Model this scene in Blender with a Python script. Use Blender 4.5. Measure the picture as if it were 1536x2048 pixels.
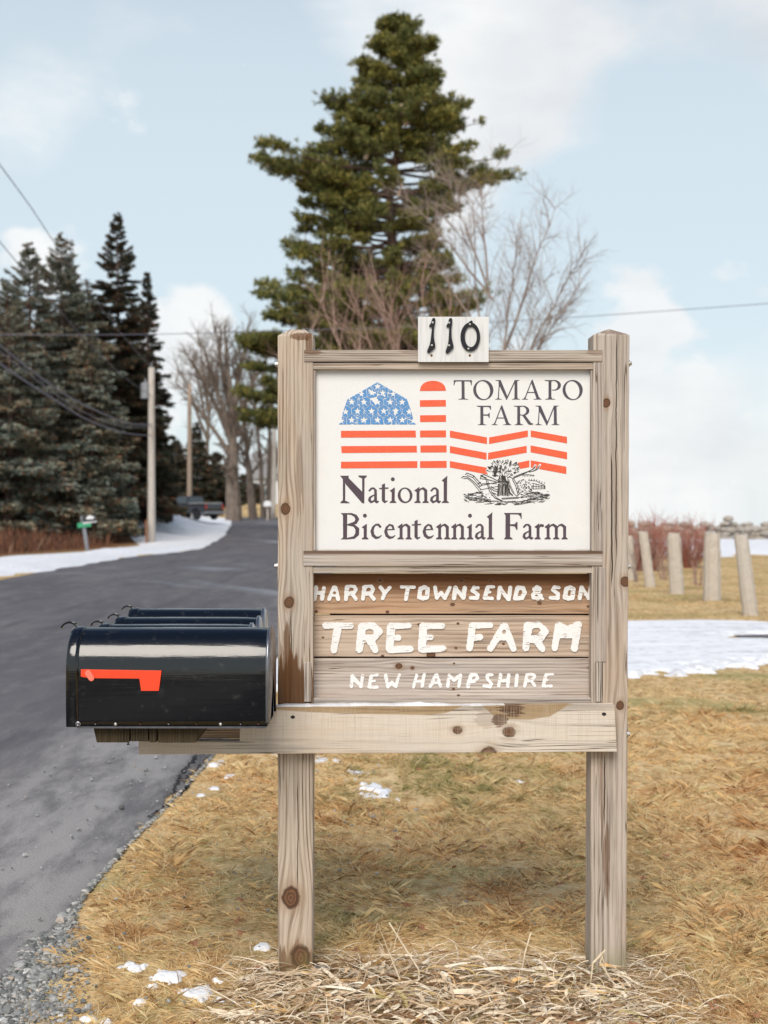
import bpy, math, random
import numpy as np
from mathutils import Vector, geometry

# ------------------------------------------------------------------ clear, camera, world, sun, exposure
for o in list(bpy.data.objects):
    bpy.data.objects.remove(o)
sc = bpy.context.scene
COL = sc.collection
F, CX, CY, EYE = 2600.0, 768.0, 1024.0, 1.42
PI = math.pi
R = math.radians

cam = bpy.data.cameras.new('camera')
cam_o = bpy.data.objects.new('camera', cam)
COL.objects.link(cam_o)
cam_o.location = (0, 0, EYE)
cam_o.rotation_euler = (PI / 2, 0, 0)
cam.sensor_fit = 'VERTICAL'
cam.sensor_height = 36.0
cam.lens = F / 2048.0 * 36.0
cam.clip_start = 0.05
cam.clip_end = 9000
cam.dof.use_dof = True
cam.dof.focus_distance = 3.93
cam.dof.aperture_fstop = 4.2
sc.camera = cam_o

SUN_E, SUN_A = 45.0, 13.0      # elevation; azimuth of travel turned from +Y towards +X
sd = Vector((math.sin(R(SUN_A)) * math.cos(R(SUN_E)), math.cos(R(SUN_A)) * math.cos(R(SUN_E)), -math.sin(R(SUN_E))))
world = bpy.data.worlds.new("World")
sc.world = world
world.use_nodes = True
sc.render.engine = 'CYCLES'
sc.cycles.use_denoising = True
sc.cycles.max_bounces = 6
sc.cycles.diffuse_bounces = 3
sc.cycles.transparent_max_bounces = 4
sc.view_settings.view_transform = 'Standard'
sc.view_settings.look = 'None'
sc.view_settings.exposure = 0.50
sc.view_settings.gamma = 1.0

sun = bpy.data.lights.new('sun', 'SUN')
sun.energy = 2.1
sun.angle = R(36)
sun.color = (1.0, 0.93, 0.84)
sun_o = bpy.data.objects.new('sun', sun)
COL.objects.link(sun_o)
sun_o.rotation_euler = sd.to_track_quat('-Z', 'Y').to_euler()


# ------------------------------------------------------------------ node helpers
class NB:
    def __init__(s, nt):
        s.nt = nt

    def sock(s, inp, v):
        if v is None:
            return
        if isinstance(v, bpy.types.NodeSocket):
            s.nt.links.new(v, inp)
        else:
            if isinstance(v, (tuple, list)) and len(v) == 3 and inp.type == 'RGBA':
                v = (*v, 1)
            inp.default_value = v

    def node(s, t, ins=None, **props):
        n = s.nt.nodes.new(t)
        for k, v in props.items():
            setattr(n, k, v)
        for k, v in (ins or {}).items():
            s.sock(n.inputs[k], v)
        return n

    def m(s, op, a, b=None, c=None, clamp=False):
        n = s.node('ShaderNodeMath', operation=op, use_clamp=clamp)
        for i, v in enumerate((a, b, c)):
            s.sock(n.inputs[i], v)
        return n.outputs[0]

    def add(s, a, b): return s.m('ADD', a, b)
    def sub(s, a, b): return s.m('SUBTRACT', a, b)
    def mul(s, a, b): return s.m('MULTIPLY', a, b)

    def sm(s, x, lo, hi, a=0.0, b=1.0):
        n = s.node('ShaderNodeMapRange', interpolation_type='SMOOTHSTEP')
        s.sock(n.inputs[0], x)
        n.inputs[1].default_value = lo
        n.inputs[2].default_value = hi
        n.inputs[3].default_value = a
        n.inputs[4].default_value = b
        return n.outputs[0]

    def combine(s, x, y, z):
        n = s.node('ShaderNodeCombineXYZ')
        for i, v in enumerate((x, y, z)):
            s.sock(n.inputs[i], v)
        return n.outputs[0]

    def sep(s, v):
        n = s.node('ShaderNodeSeparateXYZ')
        s.sock(n.inputs[0], v)
        return n.outputs

    def scale(s, v, sx, sy, sz, off=(0, 0, 0)):
        n = s.node('ShaderNodeVectorMath', operation='MULTIPLY_ADD')
        s.sock(n.inputs[0], v)
        n.inputs[1].default_value = (sx, sy, sz)
        n.inputs[2].default_value = off
        return n.outputs[0]

    def noise(s, v, sc_=1.0, det=3, rough=0.5, dist=0.0, out=0):
        n = s.node('ShaderNodeTexNoise', {'Scale': sc_, 'Detail': det, 'Roughness': rough, 'Distortion': dist})
        s.sock(n.inputs['Vector'], v)
        return n.outputs[out]

    def mix(s, f, a, b, blend='MIX'):
        n = s.node('ShaderNodeMix', data_type='RGBA', blend_type=blend)
        s.sock(n.inputs[0], f)
        s.sock(n.inputs[6], a)
        s.sock(n.inputs[7], b)
        return n.outputs[2]

    def ramp(s, f, stops):
        n = s.node('ShaderNodeValToRGB')
        s.sock(n.inputs[0], f)
        e = n.color_ramp.elements
        while len(e) < len(stops):
            e.new(0.5)
        for i, (p, c) in enumerate(stops):
            e[i].position = p
            e[i].color = (*c, 1)
        return n.outputs[0]

    def bump(s, h, dist, strength=1.0):
        n = s.node('ShaderNodeBump', {'Height': h, 'Distance': dist, 'Strength': strength})
        return n.outputs[0]


def mat(name, col=(0.5, 0.5, 0.5), rough=0.8, metal=0.0, spec=0.5, coat=0.0):
    m = bpy.data.materials.new(name)
    m.use_nodes = True
    b = m.node_tree.nodes['Principled BSDF']
    b.inputs['Base Color'].default_value = (*col, 1)
    b.inputs['Roughness'].default_value = rough
    b.inputs['Metallic'].default_value = metal
    b.inputs['Specular IOR Level'].default_value = spec
    b.inputs['Coat Weight'].default_value = coat
    return m, NB(m.node_tree), b


def objco(nb):
    return nb.node('ShaderNodeTexCoord').outputs['Object']


def var_mat(name, cols, scale=20, rough=0.8, bump=0.0, det=5, stretch=(1, 1, 1), **k):
    """procedural: noise between colours"""
    m, nb, b = mat(name, cols[0], rough, **k)
    v = nb.scale(objco(nb), *stretch)
    f = nb.noise(v, scale, det, 0.6)
    n = len(cols)
    st = [(0.3 + 0.4 * i / max(1, n - 1), c) for i, c in enumerate(cols)]
    nb.sock(b.inputs['Base Color'], nb.ramp(f, st))
    if bump:
        nb.sock(b.inputs['Normal'], nb.bump(nb.noise(v, scale * 2, 4), bump))
    return m


# world: Nishita sky with broken cloud
wn = NB(world.node_tree)
wdir = wn.node('ShaderNodeTexCoord').outputs['Generated']
wx, wy, wz = wn.sep(wdir)
zc = wn.m('MAXIMUM', wz, 0.012)
sky = wn.node('ShaderNodeTexSky', sky_type='NISHITA')
sky.sun_disc = False
sky.sun_elevation = R(SUN_E)
sky.sun_rotation = PI + R(SUN_A)
sky.air_density = 1.0
sky.dust_density = 1.2
sky.ozone_density = 1.5
wn.sock(sky.inputs[0], wn.combine(wx, wy, zc))
cv = wn.combine(wx, wy, wn.mul(zc, 1.9))
cn = wn.noise(cv, 3.1, 8, 0.56, 0.25)
cn2 = wn.noise(cv, 1.3, 3, 0.5, 0.0)


def blob(px, py, ang, amp, nb=wn):
    d = Vector(((px - CX) / F, 1, (CY - py) / F)).normalized()
    n = nb.node('ShaderNodeVectorMath', operation='DOT_PRODUCT')
    nb.sock(n.inputs[0], wdir)
    n.inputs[1].default_value = d
    return nb.sm(n.outputs['Value'], math.cos(R(ang)), math.cos(R(ang * 0.25)), 0.0, amp)


cl = wn.add(wn.mul(cn, 1.0), wn.mul(wn.sub(cn2, 0.5), 0.5))
for (px, py, a, amp) in ((1350, 50, 11, .2), (900, 70, 8, .17), (1500, 900, 7, .08), (1350, 1010, 7, .1),
                         (330, 900, 7, .12), (230, 210, 7, .07), (40, 270, 4, .06),
                         (500, 420, 9, -.22), (1300, 420, 8, -.24), (1100, 520, 5, -.12), (60, 100, 9, -.02), (1450, 560, 3, -.1), (1200, 900, 4, .1), (620, 300, 7, -.14)):
    cl = wn.add(cl, blob(px, py, a, amp))
lowz = wn.sm(zc, 0.0, 0.25, 0.1, 0.0)
cl = wn.add(cl, lowz)
cl = wn.sub(cl, wn.sm(zc, .42, .8, 0, .16))
cn3 = wn.noise(wn.combine(wx, wy, wn.mul(zc, 1.5)), 9.0, 9, 0.6, 0.1)
cu = wn.mul(cn3, 1.0)
for (px, py, a, amp) in ((1255, 640, 3.0, .20), (1330, 730, 3.4, .20), (1430, 850, 3.2, .18), (1280, 880, 4, .14), (1480, 970, 4, .15), (370, 640, 2.6, .2), (300, 760, 4, .16), (110, 500, 2.4, .18), (20, 560, 3, .17)):
    cu = wn.add(cu, blob(px, py, a, amp))
cum = wn.sm(cu, 0.60, 0.74, 0, .92)
cmask = wn.m('MAXIMUM', wn.sm(cl, 0.55, 0.78), cum)
shade = wn.noise(wn.scale(cv, 1, 1, 1, (0.0, 0.0, 0.12)), 3.6, 6, 0.55)
ccol = wn.ramp(shade, [(0.3, (0.66, 0.69, 0.73)), (0.6, (0.98, 0.975, 0.965))])
hazec = wn.mix(wn.sm(zc, 0.25, 0.75, 0.78, 0.0), wn.mix(1.0, sky.outputs[0], (0.115, 0.12, 0.125), 'MULTIPLY'), (0.74, 0.84, 0.875))
skyc = wn.mix(wn.mul(cmask, 0.88), hazec, ccol)
# glare added round the sun, behind the camera, to brighten the mailbox band
sdn = wn.node('ShaderNodeVectorMath', operation='DOT_PRODUCT')
wn.sock(sdn.inputs[0], wdir)
sdn.inputs[1].default_value = -sd
glow = wn.m('POWER', wn.sm(sdn.outputs['Value'], math.cos(R(36)), 1.0), 2.0)
skyc = wn.mix(wn.mul(glow, .4), skyc, (1.5, 1.45, 1.38))
bg = world.node_tree.nodes['Background']
SKYK = 0.85
wn.sock(bg.inputs[0], wn.mix(1.0, skyc, (SKYK / 0.12,) * 3, 'MULTIPLY'))
bg.inputs[1].default_value = 0.105
world.node_tree.nodes['World Output']
for n in world.node_tree.nodes:
    if n.type == 'MIX':
        n.clamp_result = False


# ------------------------------------------------------------------ mesh / object helpers
def at(px, py, Y):
    return Vector(((px - CX) * Y / F, Y, EYE - (py - CY) * Y / F))


def sstep(x, a, b):
    t = np.clip((np.asarray(x, float) - a) / (b - a), 0, 1)
    return t * t * (3 - 2 * t)


PY = [-200, 30, 45, 60, 75, 95, 110, 125, 140, 170, 300, 3500]
PZ = [0, 0, -.1, -.33, -.12, .42, .65, .82, .9, .6, -4, -75]
RY = [-200, 62, 80, 110, 300, 3500]
RZ = [0, 0, -.1, -1.2, -7, -75]
LEy = [-50, 0, 27, 38, 60, 80, 95, 125, 160]
LEx = [-7.4, -7.6, -8.0, -8.6, -8.6, -9.8, -11.3, -14.6, -20]
REy = [-50, 1.2, 2.7, 4, 4.5, 6, 7.3, 15, 40, 60, 95, 125, 160]
REx = [3.5, 3.5, -1.22, -1.18, -1.12, -1.05, -.97, -1.02, -1.3, -2, -5, -8.2, -13]  # road widened out of view behind the camera to darken the mailbox reflection


def smooth_interp(y, xs, ys):
    y = np.asarray(y, float)
    w = np.clip(0.05 * np.abs(y), 0.02, 4)
    return sum(np.interp(y + k * w, xs, ys) for k in (-2, -1, 0, 1, 2)) / 5


def road_l(y): return smooth_interp(y, LEy, LEx)
def road_r(y): return smooth_interp(y, REy, REx)


def h(x, y):
    x = np.asarray(x, float)
    y = np.asarray(y, float)
    a = smooth_interp(y, PY, PZ)
    b = smooth_interp(y, RY, RZ)
    t = sstep(x, -4, 6)
    z = a * (1 - t) + b * t
    L = road_l(y)
    # bank left of the road, wooded rise, lawn beyond the crest
    z = z + 1.35 * sstep(L - x, 0.8, 7) * sstep(y, 62, 84) * (1 - sstep(y, 105, 135))
    z = z + 1.5 * sstep(y, 131, 146) * (1 - sstep(y, 165, 230)) * (1 - t)
    z = z + 0.9 * sstep(L - x, 2, 14) * (1 - sstep(y, 120, 300))
    return z


def hz(x, y): return float(h(x, y))


def ground_at(px, py, ymax=300):
    """where the picture ray through a pixel meets the ground"""
    y = 2.0
    while y < ymax:
        p = at(px, py, y)
        if p.z <= hz(p.x, y):
            return Vector((p.x, y, hz(p.x, y)))
        y *= 1.004
    return Vector((at(px, py, ymax).x, ymax, hz(0, ymax)))


def mesh_np(name, V, faces, smooth=False):
    """faces: list of int arrays (n,k)"""
    V = np.asarray(V, np.float32)
    me = bpy.data.meshes.new(name)
    faces = [np.asarray(f, np.int32) for f in faces if len(f)]
    nl = sum(f.size for f in faces)
    nf = sum(len(f) for f in faces)
    me.vertices.add(len(V))
    me.vertices.foreach_set('co', V.ravel())
    me.loops.add(nl)
    me.loops.foreach_set('vertex_index', np.concatenate([f.ravel() for f in faces]))
    me.polygons.add(nf)
    tot = np.concatenate([np.full(len(f), f.shape[1], np.int32) for f in faces])
    st = np.concatenate([[0], np.cumsum(tot)[:-1]]).astype(np.int32)
    me.polygons.foreach_set('loop_start', st)
    me.polygons.foreach_set('use_smooth', np.full(nf, bool(smooth)))
    me.update(calc_edges=True)
    me.validate()
    return me


def base_of(p):
    b = Vector((0, 0, 0))
    while p:
        b += p.location
        p = p.parent
    return b


def obj(name, V, faces, m, parent=None, loc=None, smooth=False, bevel=0):
    """V in world coordinates"""
    b = base_of(parent) if parent else Vector((0, 0, 0) if loc is None else loc)
    V = np.asarray(V, float) - np.array(b)
    if isinstance(faces, np.ndarray):
        faces = [faces]
    elif len(faces) and not isinstance(faces[0], np.ndarray):
        g = {}
        for f in faces:
            g.setdefault(len(f), []).append(f)
        faces = [np.array(v) for v in g.values()]
    me = mesh_np(name, V, faces, smooth)
    for mm in (m if isinstance(m, list) else [m]):
        me.materials.append(mm)
    o = bpy.data.objects.new(name, me)
    COL.objects.link(o)
    if parent:
        o.parent = parent
    else:
        o.location = b
    if bevel:
        md = o.modifiers.new('bevel', 'BEVEL')
        md.width = bevel
        md.segments = 2
        md.limit_method = 'ANGLE'
    return o


def thing(name, label, cat, loc, group=None):
    o = bpy.data.objects.new(name, None)
    COL.objects.link(o)
    o.empty_display_size = 0.1
    o.location = loc
    o['label'] = label
    o['category'] = cat
    if group:
        o['group'] = group
    return o


def tag(o, label=None, cat=None, group=None, kind=None):
    if label: o['label'] = label
    if cat: o['category'] = cat
    if group: o['group'] = group
    if kind: o['kind'] = kind
    return o


class MB:
    def __init__(s):
        s.v, s.f = [], []

    def add(s, V, Fs):
        n = len(s.v)
        s.v += [tuple(p) for p in V]
        s.f += [tuple(i + n for i in f) for f in Fs]
        return s

    def box(s, x0, x1, y0, y1, z0, z1, fn=None):
        V = [(x, y, z) for x in (x0, x1) for y in (y0, y1) for z in (z0, z1)]
        if fn: V = [fn(*p) for p in V]
        return s.add(V, [(0, 1, 3, 2), (4, 6, 7, 5), (0, 4, 5, 1), (2, 3, 7, 6), (0, 2, 6, 4), (1, 5, 7, 3)])

    def prism(s, pts, y0, y1, ax='y'):
        """outline pts (a,b) in xz (ax y), yz (ax x) or xy (ax z), extruded along ax"""
        n = len(pts)
        def P(a, b, c):
            return {'y': (a, c, b), 'x': (c, a, b), 'z': (a, b, c)}[ax]
        V = [P(a, b, y0) for a, b in pts] + [P(a, b, y1) for a, b in pts]
        Fs = [tuple(range(n)), tuple(range(2 * n - 1, n - 1, -1))] + [(i, n + i, n + (i + 1) % n, (i + 1) % n) for i in range(n)]
        return s.add(V, Fs)

    def cyl(s, p0, p1, r0, r1=None, k=12):
        r1 = r0 if r1 is None else r1
        V, Fs = tubes([p0], [p1], [r0], [r1], k)
        s.add(V, Fs.tolist())
        b = len(s.v) - 2 * k
        s.f += [tuple(range(b + k - 1, b - 1, -1)), tuple(range(b + k, b + 2 * k))]
        return s

    def build(s, name, m, parent=None, loc=None, smooth=False, bevel=0):
        return obj(name, s.v, s.f, m, parent, loc, smooth, bevel)


def tubes(P0, P1, R0, R1, k=4):
    P0, P1 = np.asarray(P0, float), np.asarray(P1, float)
    R0, R1 = np.asarray(R0, float), np.asarray(R1, float)
    d = P1 - P0
    d /= np.linalg.norm(d, axis=1, keepdims=True) + 1e-9
    ref = np.where(np.abs(d[:, 2:3]) < 0.9, np.array([[0, 0, 1.]]), np.array([[1., 0, 0]]))
    u = np.cross(d, ref)
    u /= np.linalg.norm(u, axis=1, keepdims=True)
    w = np.cross(d, u)
    a = np.arange(k) * 2 * PI / k
    ring = u[:, None] * np.cos(a)[None, :, None] + w[:, None] * np.sin(a)[None, :, None]
    A = P0[:, None] + ring * R0[:, None, None]
    B = P1[:, None] + ring * R1[:, None, None]
    V = np.concatenate([A, B], 1).reshape(-1, 3)
    n = len(P0)
    i = np.arange(k)
    q = np.stack([i, (i + 1) % k, (i + 1) % k + k, i + k], 1)
    Fs = (q[None] + (np.arange(n) * 2 * k)[:, None, None]).reshape(-1, 4)
    return V, Fs


def path_tube(pts, r, k=6):
    """continuous tube through points, radius number or list"""
    P = np.asarray(pts, float)
    n = len(P)
    rr = np.full(n, r, float) if np.isscalar(r) else np.asarray(r, float)
    d = np.gradient(P, axis=0)
    d /= np.linalg.norm(d, axis=1, keepdims=True)
    ref = np.array([0, 0, 1.]) if abs(d[:, 2]).mean() < 0.8 else np.array([1., 0, 0])
    u = np.cross(d, ref)
    u /= np.linalg.norm(u, axis=1, keepdims=True)
    w = np.cross(d, u)
    a = np.arange(k) * 2 * PI / k
    V = (P[:, None] + (u[:, None] * np.cos(a)[None, :, None] + w[:, None] * np.sin(a)[None, :, None]) * rr[:, None, None]).reshape(-1, 3)
    Fs = [(i * k + j, i * k + (j + 1) % k, (i + 1) * k + (j + 1) % k, (i + 1) * k + j) for i in range(n - 1) for j in range(k)]
    Fs += [tuple(range(k - 1, -1, -1)), tuple(range((n - 1) * k, n * k))]
    return V, Fs


# cheap smooth value noise in numpy
def vnoise(x, y, seed=0):
    x, y = np.asarray(x, float), np.asarray(y, float)
    xi, yi = np.floor(x), np.floor(y)
    fx, fy = x - xi, y - yi
    fx, fy = fx * fx * (3 - 2 * fx), fy * fy * (3 - 2 * fy)

    def hsh(a, b):
        v = np.sin(a * 127.1 + b * 311.7 + seed * 74.7) * 43758.5453
        return v - np.floor(v)
    return (hsh(xi, yi) * (1 - fx) * (1 - fy) + hsh(xi + 1, yi) * fx * (1 - fy) + hsh(xi, yi + 1) * (1 - fx) * fy + hsh(xi + 1, yi + 1) * fx * fy)


def fbm(x, y, seed=0, o=3):
    s, a, t = 0, 1.0, 0
    for i in range(o):
        s = s + a * vnoise(np.asarray(x) * 2 ** i, np.asarray(y) * 2 ** i, seed + i)
        t += a
        a *= 0.5
    return s / t


# ------------------------------------------------------------------ flat lettering: distance fields -> outlines -> solid letters
class Field:
    """shapes in photo-pixel units (x right, y down)"""
    def __init__(s, wob=0.0, wf=0.5, seed=0):
        s.ops, s.wob, s.wf, s.seed = [], wob, wf, seed
        s.bb = [1e9, 1e9, -1e9, -1e9]

    def grow(s, pts, r):
        for (x, y) in pts:
            s.bb = [min(s.bb[0], x - r), min(s.bb[1], y - r), max(s.bb[2], x + r), max(s.bb[3], y + r)]

    def S(s, pts, r, neg=False):
        rs = [r] * len(pts) if np.isscalar(r) else list(r)
        if not neg: s.grow(pts, max(rs))
        s.ops.append(('S', list(pts), rs, neg))
        return s

    def P(s, pts, neg=False, rnd=0.0):
        if not neg: s.grow(pts, rnd)
        s.ops.append(('P', list(pts), rnd, neg))
        return s

    def E(s, cx, cy, rx, ry, rot=0, neg=False):
        if not neg: s.grow([(cx, cy)], max(rx, ry))
        s.ops.append(('E', (cx, cy, rx, ry, R(rot)), 0, neg))
        return s

    def eval(s, X, Y):
        D = np.full(X.shape, 1e3)
        for k, a, b, neg in s.ops:
            if k == 'S':
                d = np.full(X.shape, 1e3)
                for i in range(max(1, len(a) - 1)):
                    p, q = a[i], a[min(i + 1, len(a) - 1)]
                    ra, rb = b[i], b[min(i + 1, len(a) - 1)]
                    dx, dy = q[0] - p[0], q[1] - p[1]
                    L = dx * dx + dy * dy + 1e-9
                    t = np.clip(((X - p[0]) * dx + (Y - p[1]) * dy) / L, 0, 1)
                    d = np.minimum(d, np.hypot(X - p[0] - t * dx, Y - p[1] - t * dy) - (ra + t * (rb - ra)))
            elif k == 'E':
                cx, cy, rx, ry, ro = a
                c_, s_ = math.cos(ro), math.sin(ro)
                u = (X - cx) * c_ + (Y - cy) * s_
                v = -(X - cx) * s_ + (Y - cy) * c_
                d = (np.sqrt((u / rx) ** 2 + (v / ry) ** 2) - 1) * min(rx, ry)
            else:
                d2 = np.full(X.shape, 1e9)
                ins = np.zeros(X.shape, bool)
                n = len(a)
                for i in range(n):
                    p, q = a[i], a[(i + 1) % n]
                    dx, dy = q[0] - p[0], q[1] - p[1]
                    t = np.clip(((X - p[0]) * dx + (Y - p[1]) * dy) / (dx * dx + dy * dy + 1e-9), 0, 1)
                    d2 = np.minimum(d2, (X - p[0] - t * dx) ** 2 + (Y - p[1] - t * dy) ** 2)
                    c = ((p[1] > Y) != (q[1] > Y))
                    xx = dx * (Y - p[1]) / (dy if abs(dy) > 1e-9 else 1e-9) + p[0]
                    ins ^= c & (X < xx)
                d = np.where(ins, -1, 1) * np.sqrt(d2) - b
            D = np.maximum(D, -d) if neg else np.minimum(D, d)
        if s.wob:
            D = D + (fbm(X * s.wf, Y * s.wf, s.seed, 2) - 0.5) * 2 * s.wob
        return D

    def loops(s, res=0.5, eps=0.06):
        x0, y0, x1, y1 = s.bb[0] - 2, s.bb[1] - 2, s.bb[2] + 2, s.bb[3] + 2
        nx, ny = int((x1 - x0) / res) + 2, int((y1 - y0) / res) + 2
        xs, ys = x0 + np.arange(nx) * res, y0 + np.arange(ny) * res
        X, Y = np.meshgrid(xs, ys)
        return trace(s.eval(X, Y), xs, ys, eps)


def trace(D, xs, ys, eps):
    D = np.where(np.abs(D) < 1e-6, 1e-6, D)
    ins = D < 0
    code = ins[:-1, :-1] * 1 + ins[:-1, 1:] * 2 + ins[1:, 1:] * 4 + ins[1:, :-1] * 8
    tab = {1: [(3, 0)], 2: [(0, 1)], 3: [(3, 1)], 4: [(1, 2)], 5: [(3, 0), (1, 2)], 6: [(0, 2)], 7: [(3, 2)], 8: [(2, 3)], 9: [(2, 0)],
           10: [(0, 1), (2, 3)], 11: [(2, 1)], 12: [(1, 3)], 13: [(1, 0)], 14: [(0, 3)]}
    nxt, pos = {}, {}

    def edge(j, i, e):
        a, b = {0: ((j, i), (j, i + 1)), 1: ((j, i + 1), (j + 1, i + 1)), 2: ((j + 1, i), (j + 1, i + 1)), 3: ((j, i), (j + 1, i))}[e]
        k = (a, b)
        if k not in pos:
            da, db = D[a], D[b]
            t = da / (da - db)
            pos[k] = (xs[a[1]] + t * (xs[b[1]] - xs[a[1]]), ys[a[0]] + t * (ys[b[0]] - ys[a[0]]))
        return k
    for j, i in zip(*np.nonzero((code > 0) & (code < 15))):
        for a, b in tab[int(code[j, i])]:
            nxt[edge(j, i, a)] = edge(j, i, b)
    out = []
    while nxt:
        k0 = next(iter(nxt))
        lp, k = [], k0
        while k in nxt:
            lp.append(pos[k])
            k = nxt.pop(k)
        if len(lp) > 5:
            lp = simplify(lp, eps)
            if len(lp) > 2:
                out.append(lp)
    return out


def simplify(lp, eps):
    P = np.array(lp)

    def dp(a, b):
        if b - a < 2:
            return []
        d = P[b % len(P)] - P[a]
        L = np.hypot(*d) + 1e-9
        q = P[a + 1:b] - P[a]
        e = np.abs(q[:, 0] * d[1] - q[:, 1] * d[0]) / L
        i = int(e.argmax())
        if e[i] < eps:
            return []
        i += a + 1
        return dp(a, i) + [i] + dp(i, b)
    n = len(P)
    h_ = int(np.hypot(*(P - P[0]).T).argmax())
    idx = [0] + dp(0, h_) + [h_] + dp(h_, n)
    return [tuple(P[i]) for i in idx]


def solid(loops, to3, thick):
    """to3(x,y,depth) -> world; front face at thick, walls to 0"""
    loops = [l for l in loops if len(l) > 2]
    flat = [p for l in loops for p in l]
    off = np.cumsum([0] + [len(l) for l in loops])
    A = [sum(l[i - 1][0] * l[i][1] - l[i][0] * l[i - 1][1] for i in range(len(l))) / 2 for l in loops]
    sgn = 1 if A[int(np.argmax(np.abs(A)))] > 0 else -1

    def inside(p, l):
        c = False
        for i in range(len(l)):
            (xa, ya), (xb, yb) = l[i - 1], l[i]
            if (ya > p[1]) != (yb > p[1]) and p[0] < (xb - xa) * (p[1] - ya) / (yb - ya) + xa:
                c = not c
        return c
    outs = {i: [] for i, a in enumerate(A) if a * sgn > 0}
    for i, a in enumerate(A):
        if a * sgn <= 0:
            c = [k for k in outs if abs(A[k]) > abs(a) and inside(loops[i][0], loops[k])]
            if c:
                outs[min(c, key=lambda k: abs(A[k]))].append(i)
    tris = []
    for k, hs in outs.items():
        ids = [k] + hs
        mp = [off[q] + e for q in ids for e in range(len(loops[q]))]
        for t in geometry.tessellate_polygon([[Vector((x, y, 0)) for x, y in loops[q]] for q in ids]):
            tris.append(tuple(int(mp[e]) for e in t))
    n = len(flat)
    V = [to3(x, y, thick) for x, y in flat] + [to3(x, y, 0) for x, y in flat]
    Fs = []
    for a, b, c in tris:
        pa, pb, pc = flat[a], flat[b], flat[c]
        cr = (pb[0] - pa[0]) * (pc[1] - pa[1]) - (pb[1] - pa[1]) * (pc[0] - pa[0])
        if abs(cr) < 1e-9: continue
        Fs.append((a, b, c) if cr < 0 else (a, c, b))
    o = 0
    for l in loops:
        k = len(l)
        for i in range(k):
            a, b = o + i, o + (i + 1) % k
            Fs.append((a, a + n, b + n, b))
        o += k
    return V, Fs


def letter(name, fld, Y, thick, m, parent, res=0.5, eps=0.06, smooth=False, bevel=0):
    V, Fs = solid(fld.loops(res, eps), lambda x, y, t: at(x, y, Y) + Vector((0, -t, 0)), thick)
    return obj(name, V, Fs, m, parent, smooth=smooth, bevel=bevel)


# ================================================================== MATERIALS OF THE SIGN
SB = Vector((0.21, 3.995, 0.0))     # base of the sign
YP = 3.95                            # front of the posts


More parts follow.
